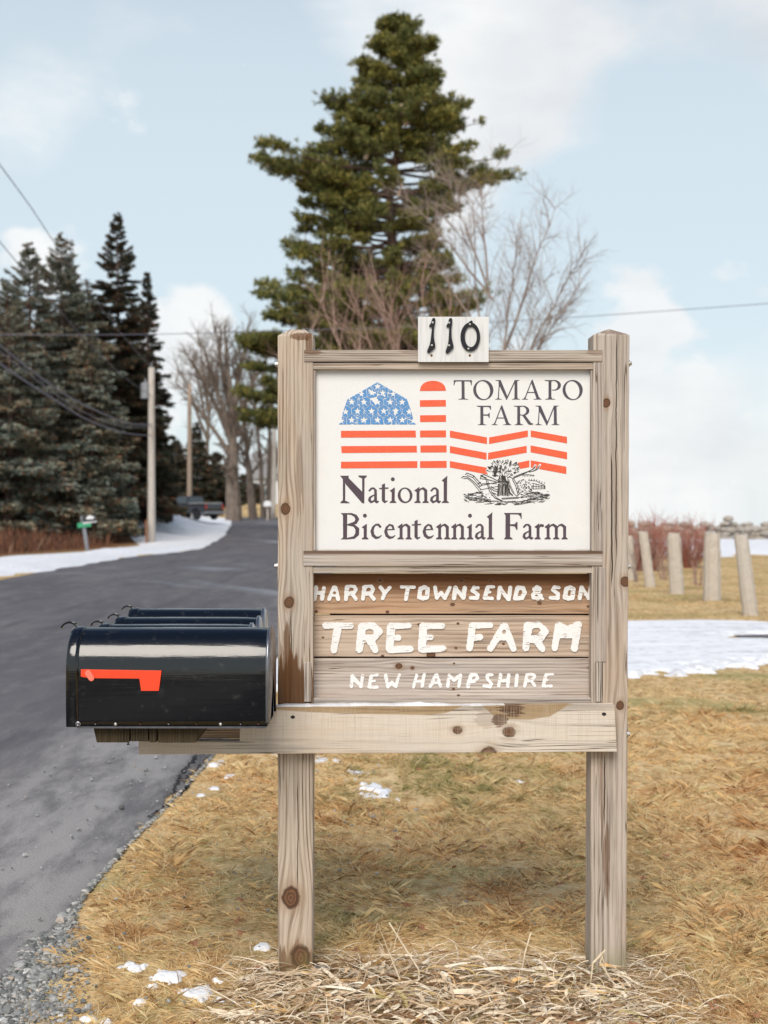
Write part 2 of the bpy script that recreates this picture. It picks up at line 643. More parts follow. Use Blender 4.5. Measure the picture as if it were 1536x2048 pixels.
def wood(name, ax='z', knots=(), light=(.57, .48, .385), dark=(.20, .14, .095), brown=(.20, .09, .035), stains=(), seed=0.0, ring=0.010,
         pith=(0.0, 0.06), cracks=(), brownband=None, saw=0.0, Yp=YP, contrast=1.0, rough=0.85, green=None):
    """weathered softwood; knots (px,py,r_px), stains (px,py,rx,ry,amount), cracks (px,py0,py1,half px) in picture units on the plane Yp"""
    m, nb, b = mat(name, light, rough, spec=0.25)
    x, y, z = nb.sep(objco(nb))
    k_ = Yp / F

    def loc(px, py):
        p = at(px, py, Yp) - SB
        return p.x, p.z
    a, l = (x, z) if ax == 'z' else (z, x)
    for (px, py, r) in knots:
        kx, kz = loc(px, py)
        ka, kl = (kx, kz) if ax == 'z' else (kz, kx)
        r *= k_
        da = nb.sub(a, ka)
        dl = nb.sub(l, kl)
        d2 = nb.add(nb.mul(da, da), nb.mul(nb.mul(dl, dl), 0.22))
        g = nb.m('EXPONENT', nb.mul(d2, -1.0 / (2.4 * r) ** 2))
        a = nb.sub(a, nb.mul(nb.mul(da, 0.62), g))
    p3 = nb.combine(a, y, l)
    slow = nb.noise(nb.scale(p3, 7, 7, 1.3, (seed, 0, seed * 3)), 1.0, 2)
    slow2 = nb.noise(nb.scale(p3, 30, 30, 2.5, (seed, 5, seed)), 1.0, 3)
    ra = nb.sub(a, pith[0])
    ry_ = nb.add(y, pith[1])
    rad = nb.m('SQRT', nb.add(nb.mul(ra, ra), nb.mul(ry_, ry_)))
    ph = nb.add(nb.mul(rad, 2 * PI / ring), nb.mul(nb.add(slow, nb.mul(slow2, 0.25)), 9.0))
    rg = nb.m('POWER', nb.add(nb.mul(nb.m('SINE', ph), 0.5), 0.5), 2.2)
    amp = nb.sm(nb.noise(nb.scale(p3, 16, 16, 2, (seed, 9, 1)), 1.0, 2), 0.3, 0.7, 0.25, 1.0)
    rg = nb.mul(rg, amp)
    fib = nb.noise(nb.scale(p3, 420, 420, 9, (seed, 0, 0)), 1.0, 3, 0.6)
    fib2 = nb.noise(nb.scale(p3, 90, 90, 2.2, (seed, 3, 0)), 1.0, 3, 0.6)
    f = nb.add(nb.mul(rg, 0.42 * contrast), nb.add(nb.mul(nb.sub(fib, 0.5), 0.75), nb.mul(nb.sub(fib2, 0.45), 0.85 * contrast)))
    col = nb.mix(nb.sm(f, -0.12, 0.62), light, dark)
    stk = nb.noise(nb.scale(p3, 42, 42, .8, (seed * 2, 6, 3)), 1.0, 4, .65)
    col = nb.mix(nb.sm(stk, 0.53, 0.68, 0, .7), col, tuple(c * q for c, q in zip(light, (.42, .40, .40))))
    # patches of warmer and greyer weathering
    pw = nb.noise(nb.scale(p3, 9, 9, 2.0, (seed + 4, 2, 1)), 1.0, 4)
    col = nb.mix(nb.sm(pw, 0.45, 0.8, 0, 0.55), col, nb.mix(fib2, tuple(c * q for c, q in zip(light, (1.08, .95, .8))), tuple(c * q for c, q in zip(light, (.74, .52, .36)))))
    pg = nb.noise(nb.scale(p3, 12, 12, 1.5, (seed + 8, 7, 1)), 1.0, 4)
    col = nb.mix(nb.sm(pg, 0.5, 0.8, 0, 0.5), col, nb.mix(fib, tuple(c * q for c, q in zip(light, (.86, .93, 1.02))), tuple(c * q for c, q in zip(light, (.5, .53, .58)))))
    # small checks along the grain
    ck = nb.noise(nb.scale(p3, 75, 75, 1.1, (seed + 1, 1, 0)), 1.0, 2)
    ckm = nb.m('MULTIPLY', nb.sm(nb.m('ABSOLUTE', nb.sub(ck, 0.5)), 0.004, 0.016, 1, 0),
               nb.sm(nb.noise(nb.scale(p3, 14, 14, 3, (seed, 4, 4)), 1.0, 2), 0.48, 0.6))
    col = nb.mix(nb.mul(ckm, 0.8), col, (.09, .055, .035))
    hgt = nb.sub(nb.mul(f, -0.5), ckm)
    wobx = nb.mul(nb.sub(nb.noise(nb.scale(p3, 5, 5, 11, (seed, 0, 0)), 1.0, 3), 0.5), 0.010)
    for (px, p0, p1, w) in cracks:
        cx0, z0 = loc(px, p0)
        _, z1 = loc(px, p1)
        if ax == 'x':
            raise ValueError
        dd = nb.m('ABSOLUTE', nb.add(nb.sub(x, cx0), wobx))
        fade = nb.mul(nb.sm(z, min(z0, z1), min(z0, z1) + .06), nb.sm(z, max(z0, z1) - .05, max(z0, z1), 1, 0))
        cm = nb.mul(nb.m('LESS_THAN', dd, nb.mul(fade, w * k_)), nb.m('GREATER_THAN', fade, 0.05))
        col = nb.mix(nb.mul(cm, 0.93), col, (.03, .02, .015))
        hgt = nb.sub(hgt, nb.mul(cm, 3.0))
    sn = nb.noise(nb.scale(p3, 60, 60, 5, (seed, 11, 0)), 1.0, 4, 0.6)
    if brownband:   # sheltered, unbleached band along the top of a board: (py_edge, softness px, colour)
        _, bz = loc(900, brownband[0])
        e = nb.add(nb.sub(z, bz), nb.mul(nb.sub(nb.noise(nb.scale(p3, 3, 3, 5, (seed, 1, 1)), 1.0, 4), 0.5), brownband[3] * k_))
        if len(brownband) > 4:
            q0, q1 = brownband[4][0][0], brownband[4][-1][0]
            x0_, x1_ = loc(q0, 0)[0], loc(q1, 0)[0]
            tt = nb.m('DIVIDE', nb.sub(x, x0_), x1_ - x0_)
            rmp = nb.ramp(tt, [((q - q0) / (q1 - q0), ((p_ - 1400) / 60.,) * 3) for q, p_ in brownband[4]])
            rv = nb.node('ShaderNodeSeparateColor', {'Color': rmp}).outputs[0]
            e = nb.add(e, nb.mul(nb.sub(rv, (brownband[0] - 1400) / 60.), 60 * k_))
        col = nb.mix(nb.mul(nb.sm(e, -brownband[1] * k_, brownband[1] * k_), 0.85), col, nb.mix(fib2, brownband[2], tuple(c * .45 for c in brownband[2])))
    for (px, py, rx, ry, amt) in stains:
        sx, sz = loc(px, py)
        ex = nb.mul(nb.sub(x, sx), 1 / (rx * k_))
        ez = nb.mul(nb.sub(z, sz), 1 / (ry * k_))
        e = nb.add(nb.m('SQRT', nb.add(nb.mul(ex, ex), nb.mul(ez, ez))), nb.mul(nb.sub(sn, 0.5), 2.2))
        col = nb.mix(nb.mul(nb.sm(e, 0.75, 1.0, 1, 0), amt), col, nb.mix(fib2, brown, tuple(c * .35 for c in brown)))
    for (px, py, r) in knots:
        kx, kz = loc(px, py)
        r *= k_ * (.72 if r < 6 else .95)
        dx = nb.sub(x, kx)
        dz = nb.sub(z, kz)
        if ax == 'z': dz = nb.mul(dz, 0.78)
        else: dx = nb.mul(dx, 0.78)
        d = nb.m('SQRT', nb.add(nb.mul(dx, dx), nb.mul(dz, dz)))
        d = nb.add(d, nb.mul(nb.sub(nb.noise(nb.scale(objco(nb), 50, 50, 50), 1.0, 3), 0.5), r * 0.6))
        kr = nb.mul(nb.add(nb.m('SINE', nb.mul(d, 2 * PI / (r * 0.34))), 1), 0.5)
        kc = nb.mix(nb.sm(d, r * 0.55, r * 1.0), nb.mix(kr, (.19, .095, .05), (.10, .05, .028)), (.075, .04, .024))
        halo = nb.mul(nb.sm(d, r * 0.9, r * 2.3, 0.75, 0), nb.sm(fib2, .3, .65))
        col = nb.mix(halo, col, nb.mix(fib, (.42, .28, .18), (.25, .16, .10)))
        km = nb.sm(d, r * 0.85, r * 1.2, 1, 0)
        col = nb.mix(km, col, kc)
        hgt = nb.sub(hgt, nb.mul(nb.sm(d, r * 0.9, r * 1.1, 0, 1), nb.mul(km, 0.8)))
    if saw:
        sv = nb.noise(nb.scale(nb.combine(x, y, z), 520, 90, 7), 1.0, 3, 0.6)
        sv2 = nb.noise(nb.scale(nb.combine(x, y, z), 14, 90, 420), 1.0, 2, 0.6)
        col = nb.mix(nb.mul(nb.sm(sv, 0.5, 0.72), saw), col, (.50, .41, .31))
        col = nb.mix(nb.mul(nb.sm(sv2, 0.5, 0.75), saw * .6), col, (.52, .43, .34))
    if green:
        col = nb.mix(nb.mul(nb.sm(z, green[0], green[1], 1, 0), nb.sm(sn, 0.35, 0.65, .2, .8)), col, (.17, .17, .06))
    nb.sock(b.inputs['Base Color'], col)
    nb.sock(b.inputs['Normal'], nb.bump(hgt, 0.0016, 0.7))
    return m


M_postL = wood('weathered_post', 'z', knots=((571, 1018, 10), (578, 1205, 10), (581, 1795, 18), (602, 1915, 20)), seed=1.0, pith=(-.47, .05),
               stains=((585, 1392, 46, 92, .95), (573, 1330, 10, 120, .8), (600, 673, 26, 9, .8), (618, 690, 7, 40, .7), (600, 950, 7, 90, .35), (596, 1955, 42, 60, .8)),
               cracks=((583, 1215, 1390, .9), (596, 1560, 1790, .8)), ring=.0105, green=(-.02, .13))
M_postR = wood('weathered_post_cracked', 'z', knots=((1213, 806, 8), (1250, 1163, 9), (1240, 1411, 8)), seed=2.7, pith=(.49, .06), ring=.012,
               cracks=((1233, 664, 1120, 1.0), (1224, 900, 1180, 1.4), (1209, 1500, 1660, 1.3), (1205, 1160, 1420, .8)),
               stains=((1211, 1735, 9, 85, .6), (1205, 1600, 6, 110, .4), (1228, 663, 30, 7, .5)), light=(.545, .465, .39), dark=(.20, .155, .12), green=(.0, .14))
M_rail = wood('weathered_rail', 'x', seed=4.1, light=(.50, .43, .36), dark=(.16, .12, .09), pith=(1.60, .02), ring=.007, contrast=1.25,
              stains=((620, 703, 34, 9, .7), (850, 705, 50, 8, .35), (1190, 703, 22, 9, .4)))
M_strip = wood('weathered_batten', 'x', seed=6.3, light=(.55, .475, .40), pith=(1.2, .03), ring=.008)
M_midrail = wood('weathered_mid_rail', 'x', seed=7.7, light=(.56, .50, .44), dark=(.24, .19, .155), pith=(1.2, .01), ring=.0085, contrast=1.3,
                 brownband=(1109, 2, (.17, .09, .05), 3))
M_lath = wood('weathered_lath', 'z', seed=8.8, light=(.60, .53, .46), pith=(-.4, .03), ring=.009)
M_strut = wood('weathered_inner_strip', 'z', seed=9.4, light=(.48, .415, .36), dark=(.2, .155, .125), pith=(.5, .02), ring=.009)
YB = 4.00
M_b1 = wood('sign_board_wood', 'x', knots=((760, 1161, 4), (923, 1161, 4), (775, 1224, 4), (905, 1209, 4.5), (1079, 1206, 5), (632, 1223, 4), (982, 1162, 3), (1177, 1213, 3.5)), Yp=YB,
            seed=11.2, light=(.54, .36, .235), dark=(.22, .115, .06), pith=(1.1, .03), ring=.012, brownband=(1184, 20, (.24, .09, .03), 26))  # brown top band: unbleached wood plus the overhang's shade, painted in
M_b2 = wood('sign_board_wood_pale', 'x', knots=((838, 1249, 3.5), (916, 1247, 3), (912, 1296, 3), (765, 1312, 3.5), (862, 1310, 7), (646, 1275, 2.5), (1007, 1288, 3)), Yp=YB, seed=13.9,
            light=(.60, .475, .37), dark=(.31, .205, .14), pith=(.9, .03), ring=.013, contrast=1.1)
M_b3 = wood('sign_board_wood_grey', 'x', knots=((798, 1332, 6), (825, 1336, 4), (908, 1327, 2.5), (907, 1378, 3), (917, 1391, 3), (1180, 1336, 4)), Yp=YB, seed=16.1,
            light=(.585, .51, .445), dark=(.28, .22, .185), pith=(.78, .03), ring=.010, contrast=1.15)
M_beam = wood('crossbeam_wood', 'x', knots=((915, 1461, 8), (1018, 1464, 11), (978, 1507, 14)), seed=18.4, light=(.70, .625, .53), dark=(.50, .42, .34), Yp=3.905,
              pith=(.72, .5), ring=.03, contrast=.35, saw=.75, brownband=(1423, 1.2, (.47, .30, .13), 5, [(548, 1420), (640, 1425), (750, 1428), (860, 1429), (895, 1424), (925, 1412), (962, 1409), (985, 1430), (1015, 1439), (1060, 1439), (1100, 1433), (1135, 1411), (1232, 1403)]),
              stains=((1022, 1420, 36, 15, .97), (1000, 1438, 16, 18, .85), (972, 1434, 26, 24, .25)), brown=(.15, .07, .03))
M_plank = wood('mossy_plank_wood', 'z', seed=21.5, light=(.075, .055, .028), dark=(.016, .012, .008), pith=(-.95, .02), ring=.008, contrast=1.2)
M_dark = wood('shadow_board_wood', 'z', seed=22.5, light=(.10, .075, .055), dark=(.03, .02, .015))  # near-black wood for the strips that stand in for shade

# ================================================================== GROUND, ROAD, SNOW
def axis_vals(lo, hi, c, s0, g):
    out = [c]
    v, s = c, s0
    while v < hi:
        v += s; s *= g
        out.append(v)
    v, s = c, s0
    while v > lo:
        v -= s; s *= g
        out.insert(0, v)
    return np.array(out)


def sheet(xs, ys, zf, drop=None):
    X, Y = np.meshgrid(xs, ys)
    Z = zf(X, Y)
    V = np.stack([X, Y, Z], -1).reshape(-1, 3)
    nx, ny = len(xs), len(ys)
    i, j = np.meshgrid(np.arange(nx - 1), np.arange(ny - 1))
    a = (j * nx + i).ravel()
    Fs = np.stack([a, a + 1, a + 1 + nx, a + nx], 1)
    if drop is not None:
        Xc = (X[:-1, :-1] + X[1:, 1:]) / 2
        Yc = (Y[:-1, :-1] + Y[1:, 1:]) / 2
        Fs = Fs[~drop(Xc, Yc).ravel()]
    return V, Fs


def ground_z(X, Y):
    z = h(X, Y)
    onroad = sstep(X, road_l(Y) - .1, road_l(Y) + .25) * (1 - sstep(X, road_r(Y) - .22, road_r(Y) + .03)) * (1 - sstep(Y, 132, 136)) * sstep(Y, -42, -38)
    near = (1 - sstep(np.hypot(X, Y), 25, 60))
    z = z + near * (1 - onroad) * ((fbm(X * 1.3, Y * 1.3, 3, 3) - .5) * .05 + (fbm(X * 9, Y * 9, 5, 2) - .5) * .02)
    z = z - .03 * np.exp(-((X - .2) / .8) ** 2 - ((Y - 3.85) / .3) ** 2)
    return z - onroad * .06


m, nb, b = mat('dry_lawn_soil', (.4, .27, .14), .95, spec=.1)
g = objco(nb)
gx, gy, gz = nb.sep(g)
n1 = nb.noise(nb.scale(g, .9, .55, 1), 1.0, 6, .6)
n2 = nb.noise(nb.scale(g, 14, 9, 10), 1.0, 5, .65)
n3 = nb.noise(nb.scale(g, 90, 60, 60), 1.0, 3, .6)
gc = nb.ramp(n1, [(.32, (.34, .28, .11)), (.45, (.64, .45, .22)), (.58, (.78, .58, .32)), (.72, (.55, .33, .14))])
gc = nb.mix(nb.sm(n2, .42, .66), gc, nb.mix(1.0, gc, (.52, .42, .30), 'MULTIPLY'))
n4 = nb.noise(nb.scale(g, .5, 1.1, 1, (4, 2, 0)), 1.0, 5, .65)
gc = nb.mix(nb.sm(n4, .52, .66, 0, .75), gc, nb.mix(n2, (.22, .24, .08), (.40, .34, .13)))
gc = nb.mix(nb.sm(n3, .5, .75, 0, .5), gc, (.55, .42, .26))
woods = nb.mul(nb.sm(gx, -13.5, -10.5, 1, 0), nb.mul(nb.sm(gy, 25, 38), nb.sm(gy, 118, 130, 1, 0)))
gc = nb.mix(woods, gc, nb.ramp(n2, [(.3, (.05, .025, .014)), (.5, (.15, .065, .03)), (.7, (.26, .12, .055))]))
nb.sock(b.inputs['Base Color'], gc)
nb.sock(b.inputs['Normal'], nb.bump(nb.add(n2, nb.mul(n3, .5)), .03, .8))
M_ground = m

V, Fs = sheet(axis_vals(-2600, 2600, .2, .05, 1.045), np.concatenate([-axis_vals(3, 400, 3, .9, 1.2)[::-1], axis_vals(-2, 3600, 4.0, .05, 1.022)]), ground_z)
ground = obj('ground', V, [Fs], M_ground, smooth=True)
tag(ground, kind='structure')

# road
m, nb, b = mat('asphalt', (.09, .09, .1), .85, spec=.15)
g = objco(nb)
gx, gy, gz = nb.sep(g)
a1 = nb.noise(nb.scale(g, .9, .22, 1), 1.0, 5, .6, .2)
a2 = nb.noise(nb.scale(g, 160, 120, 100), 1.0, 3, .7)
a3 = nb.noise(nb.scale(g, 4.5, 1.3, 3), 1.0, 6, .7, .15)
vor = nb.node('ShaderNodeTexVoronoi', {'Scale': 95.0}, feature='F1')
nb.sock(vor.inputs['Vector'], g)
rc = nb.ramp(a1, [(.3, (.10, .094, .10)), (.52, (.145, .136, .141)), (.72, (.205, .193, .194))])
rc = nb.mix(nb.sm(a3, .46, .72, 0, .65), rc, (.24, .226, .222))
edge_d = nb.mul(nb.mul(nb.sm(gx, -1.19, -1.10), nb.sm(gy, 5.3, 6.1)), nb.sm(gy, 9, 11, 1, 0))
rc = nb.mix(nb.mul(edge_d, nb.sm(a2, .2, .6, .6, 1)), rc, (.045, .043, .048))
str_ = nb.noise(nb.scale(g, 3.2, .22, 1, (2, 0, 0)), 1.0, 4, .6)
rc = nb.mix(nb.sm(str_, .5, .72, 0, .5), rc, (.075, .072, .08))
rc = nb.mix(nb.sm(a2, .35, .7, 0, .45), rc, (.045, .043, .05))
rc = nb.mix(nb.mul(nb.sm(vor.outputs['Distance'], .12, .3, 1, 0), nb.sm(nb.node('ShaderNodeSeparateColor', {'Color': vor.outputs['Color']}).outputs[0], .72, .8)), rc, (.34, .33, .32))
# far white salt sweeps and pale wheel lanes
sw = nb.noise(nb.scale(nb.combine(gx, nb.add(gy, nb.mul(gx, 1.3)), gz), .16, .23, 1, (3.3, 0, 0)), 1.0, 3, .5, .4)
rc = nb.mix(nb.mul(nb.sm(sw, .56, .72, 0, .55), nb.sm(gy, 12, 24)), rc, (.42, .45, .50))
lane = nb.m('ABSOLUTE', nb.add(gx, 1.5))
rc = nb.mix(nb.mul(nb.sm(lane, .15, .9, .9, 0), nb.mul(nb.sm(a3, .35, .6, .3, 1), nb.sm(gy, 3, 18, 1, .2))), rc, (.37, .35, .33))
nb.sock(b.inputs['Base Color'], rc)
nb.sock(b.inputs['Roughness'], nb.sm(a1, .3, .7, .62, .92))
nb.sock(b.inputs['Normal'], nb.bump(nb.add(a2, nb.mul(vor.outputs['Distance'], .8)), .004, .8))
M_road = m
# ---- ragged edge and crumbling pieces
ys = np.concatenate([np.arange(-40, 2.5, 1.5), np.arange(2.5, 9, .02), 9 * 1.012 ** np.arange(0, 226)])
ys = ys[ys < 134]
S_ = np.linspace(0, 1, 61)
S_ = 1 - (1 - S_) ** 1.7
Yg, Sg = np.meshgrid(ys, S_, indexing='ij')
ragged = (fbm(ys * 5.5, ys * 0 + .3, 21, 4) - .5) * .19 * (1 - sstep(ys, 20, 50)) + (fbm(ys * .5, ys * 0, 2, 2) - .5) * .12
Rr = road_r(ys) + ragged
Ll = road_l(ys)
X = Ll[:, None] + (Rr - Ll)[:, None] * Sg
Z = h(X, Yg) - .003 + .03 * np.sin(PI * Sg)
Z[:, -1] -= .05
V = np.stack([X, Yg, Z], -1).reshape(-1, 3)
nx = len(S_)
j, i = np.meshgrid(np.arange(len(ys) - 1), np.arange(nx - 1), indexing='ij')
a = (j * nx + i).ravel()
road = obj('road', V, [np.stack([a, a + 1, a + 1 + nx, a + nx], 1)], M_road, smooth=True)
tag(road, kind='structure')

# cracks and loose edge plates of the asphalt, dark broken seam
m, nb, b = mat('broken_asphalt', (.035, .033, .036), .95, spec=.1)
M_seam = m
seam = MB()
rng = random.Random(4)
def seam_line(pts, w):
    for k in range(len(pts) - 1):
        (x0, y0), (x1, y1) = pts[k], pts[k + 1]
        n = max(2, int(math.hypot(x1 - x0, y1 - y0) / .03))
        L, Rr_ = [], []
        for q in range(n + 1):
            t = q / n
            x = x0 + (x1 - x0) * t + rng.uniform(-1, 1) * .012
            y = y0 + (y1 - y0) * t + rng.uniform(-1, 1) * .02
            ww = w * rng.uniform(.25, 1.3)
            L.append((x - ww, y - ww * .5, hz(x, y) + .004 + .03 * .1))
            Rr_.append((x + ww, y + ww * .5, hz(x, y) + .004 + .03 * .1))
        for q in range(n):
            seam.add([L[q], Rr_[q], Rr_[q + 1], L[q + 1]], [(0, 1, 2, 3)])
def gp(px, py):
    p = ground_at(px, py)
    return (p.x, p.y)
for pts, w in (([gp(300, 1636), gp(320, 1622), gp(345, 1600), gp(350, 1575), gp(362, 1552), gp(382, 1528), gp(390, 1514)], .010),
               ([gp(330, 1620), gp(352, 1604), gp(372, 1580), gp(385, 1560), gp(400, 1530)], .007),
               ([gp(345, 1598), gp(362, 1590), gp(376, 1572)], .008), ([gp(352, 1560), gp(366, 1562), gp(384, 1548)], .008)):
    seam_line(pts, w)
tag(seam.build('road_crack', M_seam), kind='structure', label='dark crumbling crack along the road edge')

# driveway with a snow cover on the right
m, nb, b = mat('snow', (.86, .88, .91), .6, spec=.3)
g = objco(nb)
s1 = nb.noise(nb.scale(g, 1, 1, 1), 9.0, 6, .6)
s2 = nb.noise(nb.scale(g, .35, 6, 1), 1.0, 4, .6)
nb.sock(b.inputs['Base Color'], nb.mix(nb.sm(nb.mul(s1, s2), .24, .36), (.86, .865, .88), (.66, .655, .66)))
nb.sock(b.inputs['Normal'], nb.bump(nb.add(s1, nb.mul(s2, 1.5)), .05, .6))
b.inputs['Subsurface Weight'].default_value = 0.0
M_snow = m


def snow_sheet(name, x0, x1, y0, y1, nx, ny, thick, label, edge=.05, gz=h):
    """thick(X,Y)->height of the snow above ground (negative dips under)"""
    def zf(X, Y):
        return gz(X, Y) + thick(X, Y)
    V, Fs = sheet(np.linspace(x0, x1, nx), np.linspace(y0, y1, ny), zf, drop=lambda X, Y: thick(X, Y) < -edge)
    o = obj(name, V, [Fs], M_snow, smooth=True)
    tag(o, kind='structure', label=label)
    return o


def drive_t(X, Y):
    yn = 11.55 + (X - 2.2) * .33 + (fbm(X * 1.2, Y * .7, 31, 4) - .5) * 1.5 + (fbm(X * 7, Y * 5, 37, 3) - .5) * .9
    yf = 16.6 - (X - 3) * .10 + (fbm(X * .6, X * 0, 33, 3) - .5) * .8
    s = np.minimum(Y - yn, yf - Y)
    hole = np.exp(-(((X - 5.0) / 1.05) ** 4 + ((Y - 14.65 - (X - 5) * .05) / .33) ** 4)) * 1.5
    t = np.clip(s * .22, -.12, .05) + (fbm(X * 1.5, Y * 6, 35, 2) - .5) * .022
    return t - .10 * np.clip(hole, 0, 1)


snow_sheet('snow_patch', -1.0, 12, 10, 18, 320, 240, drive_t, 'white snow sheet lying across the driveway')
V, Fs = sheet(np.linspace(4.0, 6.6, 20), np.linspace(14.2, 15.1, 10), lambda X, Y: h(X, Y) + .012)
tag(obj('driveway', V, [Fs], M_road), kind='structure')


def field_t(X, Y):
    yn = 42 + (X - 8) * .1 + (fbm(X * .5, Y * 0, 41, 3) - .5) * 9
    yf = 66
    w = sstep(X, 8.5, 12.5)
    s = np.minimum(np.minimum(Y - yn, yf - Y), (X - 8.6) * 2.5)
    return np.clip(s * .05, -.3, .12) + (fbm(X * .8, Y * .8, 43, 3) - .5) * .08


snow_sheet('snow_patch', 6, 40, 38, 68, 160, 120, field_t, 'white snow field in front of the stone wall')


def bank_t(X, Y):
    L = road_l(Y)
    d = L - X                                  # distance outside the road's edge
    inner = -.35 + (fbm(Y * .25, Y * 0, 51, 3) - .5) * 1.4 * (1 - sstep(Y, 55, 70)) + .3
    outer = 3.2 + (fbm(Y * .15, X * .3, 53, 3) - .5) * 2.4 + 3.0 * sstep(Y, 60, 80) - 1.8 * sstep(Y, 108, 120)
    s = np.minimum(d - inner, outer - d)
    s = np.minimum(s, np.minimum((Y - 21) * .5, (122 - Y) * .5))
    s = s + 1.0 * np.clip(fbm(X * .45, Y * .3, 55, 3) - .52, -.3, 0) * 4 * (1 - sstep(np.abs(d - 1.6), .2, 1.2)) * (1 - sstep(Y, 60, 80))
    return np.clip(s * .18, -.3, .14) + (fbm(X * .9, Y * .7, 57, 3) - .5) * .09


def bank_sheet():
    ysb = 20 * 1.008 ** np.arange(0, 228)
    ds = np.linspace(-1.5, 9.5, 110)
    Yg, Dg = np.meshgrid(ysb, ds, indexing='ij')
    X = road_l(Yg) - Dg
    T = bank_t(X, Yg)
    V = np.stack([X, Yg, h(X, Yg) + T], -1).reshape(-1, 3)
    nx = len(ds)
    j, i = np.meshgrid(np.arange(len(ysb) - 1), np.arange(nx - 1), indexing='ij')
    a = (j * nx + i).ravel()
    keep = (T[:-1, :-1].ravel() > -.1)
    o = obj('snow_bank', V, [np.stack([a, a + 1, a + 1 + nx, a + nx], 1)[keep]], M_snow, smooth=True)
    tag(o, kind='structure', label='ploughed snow along the far road edge')


bank_sheet()


def blobs_t(bl, seed):
    def t(X, Y):
        D = np.full(X.shape, -9.0)
        for (cx, cy, rx, ry, rot) in bl:
            c_, s_ = math.cos(rot), math.sin(rot)
            u = (X - cx) * c_ + (Y - cy) * s_
            v = -(X - cx) * s_ + (Y - cy) * c_
            e = 1 - np.sqrt((u / rx) ** 2 + (v / ry) ** 2)
            D = np.maximum(D, e)
        D = D - .55 + (fbm(X * 26, Y * 20, seed, 5) - .5) * 2.6
        return np.clip(D * .03, -.05, .002) + .010 + .008 * (fbm(X * 30, Y * 30, seed + 2, 2) - .5)
    return t


def gb(px, py, wpx, hpx, rot=0.0):
    p = ground_at(px, py)
    s = p.y / F
    ry = hpx / 2 * p.y * p.y / (F * EYE)
    return (p.x, p.y, wpx / 2 * s, ry, rot)


near_bl = [gb(262, 1930, 70, 16, -.25), gb(330, 1950, 100, 26, -.3), gb(410, 1970, 110, 34, 0), gb(290, 1995, 60, 10), gb(515, 1895, 50, 16), gb(655, 1930, 45, 14), gb(440, 1985, 40, 14),
           gb(215, 2036, 30, 12), gb(180, 2030, 40, 8), gb(740, 1936, 50, 10), gb(640, 2000, 26, 16), gb(300, 1965, 60, 10, .2), gb(500, 1990, 20, 10)]
snow_sheet('snow_patch', -1.2, .5, 3.4, 4.9, 420, 380, blobs_t(near_bl, 61), 'thin melting snow strips in the grass before the sign', .045, ground_z)
mid_bl = [gb(755, 1578, 60, 34, .3), gb(735, 1590, 40, 14), gb(645, 1524, 60, 10), gb(715, 1545, 30, 8), gb(425, 1535, 26, 10), gb(440, 1530, 20, 8), gb(430, 1582, 26, 8), gb(405, 1596, 22, 8),
          gb(460, 1556, 22, 8), gb(1040, 1560, 30, 6), gb(690, 1600, 14, 6), gb(560, 1515, 30, 8), gb(600, 1840, 30, 8)]
snow_sheet('snow_patch', -1.3, 1.2, 5.2, 8.2, 420, 300, blobs_t(mid_bl, 63), 'small snow scraps scattered on the lawn behind the sign', .045, ground_z)

# ================================================================== THE SIGN
sign = thing('farm_sign', 'big weathered wooden farm sign on two posts with white printed panel and carved boards', 'sign', SB)
TH = .098


def warped_box(x0, x1, y0, y1, z0, z1, nx=1, nz=1, fn=None):
    """box subdivided in x and z so its edges can wander"""
    xs, zs = np.linspace(x0, x1, nx + 1), np.linspace(z0, z1, nz + 1)
    V, Fs = [], []
    idx = {}
    for yi, y in enumerate((y0, y1)):
        for i, x in enumerate(xs):
            for j, z in enumerate(zs):
                idx[yi, i, j] = len(V)
                p = (x, y, z)
                V.append(fn(*p) if fn else p)
    for i in range(nx):
        for j in range(nz):
            Fs.append((idx[0, i, j], idx[0, i + 1, j], idx[0, i + 1, j + 1], idx[0, i, j + 1]))
            Fs.append((idx[1, i, j], idx[1, i, j + 1], idx[1, i + 1, j + 1], idx[1, i + 1, j]))
    for i in range(nx):
        for j, s in ((0, 0), (nz, 1)):
            q = (idx[0, i, j], idx[1, i, j], idx[1, i + 1, j], idx[0, i + 1, j])
            Fs.append(q if not s else q[::-1])
    for j in range(nz):
        for i, s in ((0, 1), (nx, 0)):
            q = (idx[0, i, j], idx[1, i, j], idx[1, i, j + 1], idx[0, i, j + 1])
            Fs.append(q if not s else q[::-1])
    return V, Fs


def px_box(name, x0, x1, y0, y1, Yf, th, m, parent=sign, bevel=.0015, nx=1, nz=1, fn=None):
    A, B = at(x0, y1, Yf), at(x1, y0, Yf)
    V, Fs = warped_box(A.x, B.x, Yf, Yf + th, A.z, B.z, nx, nz, fn)
    return obj(name, V, Fs, m, parent, bevel=bevel)


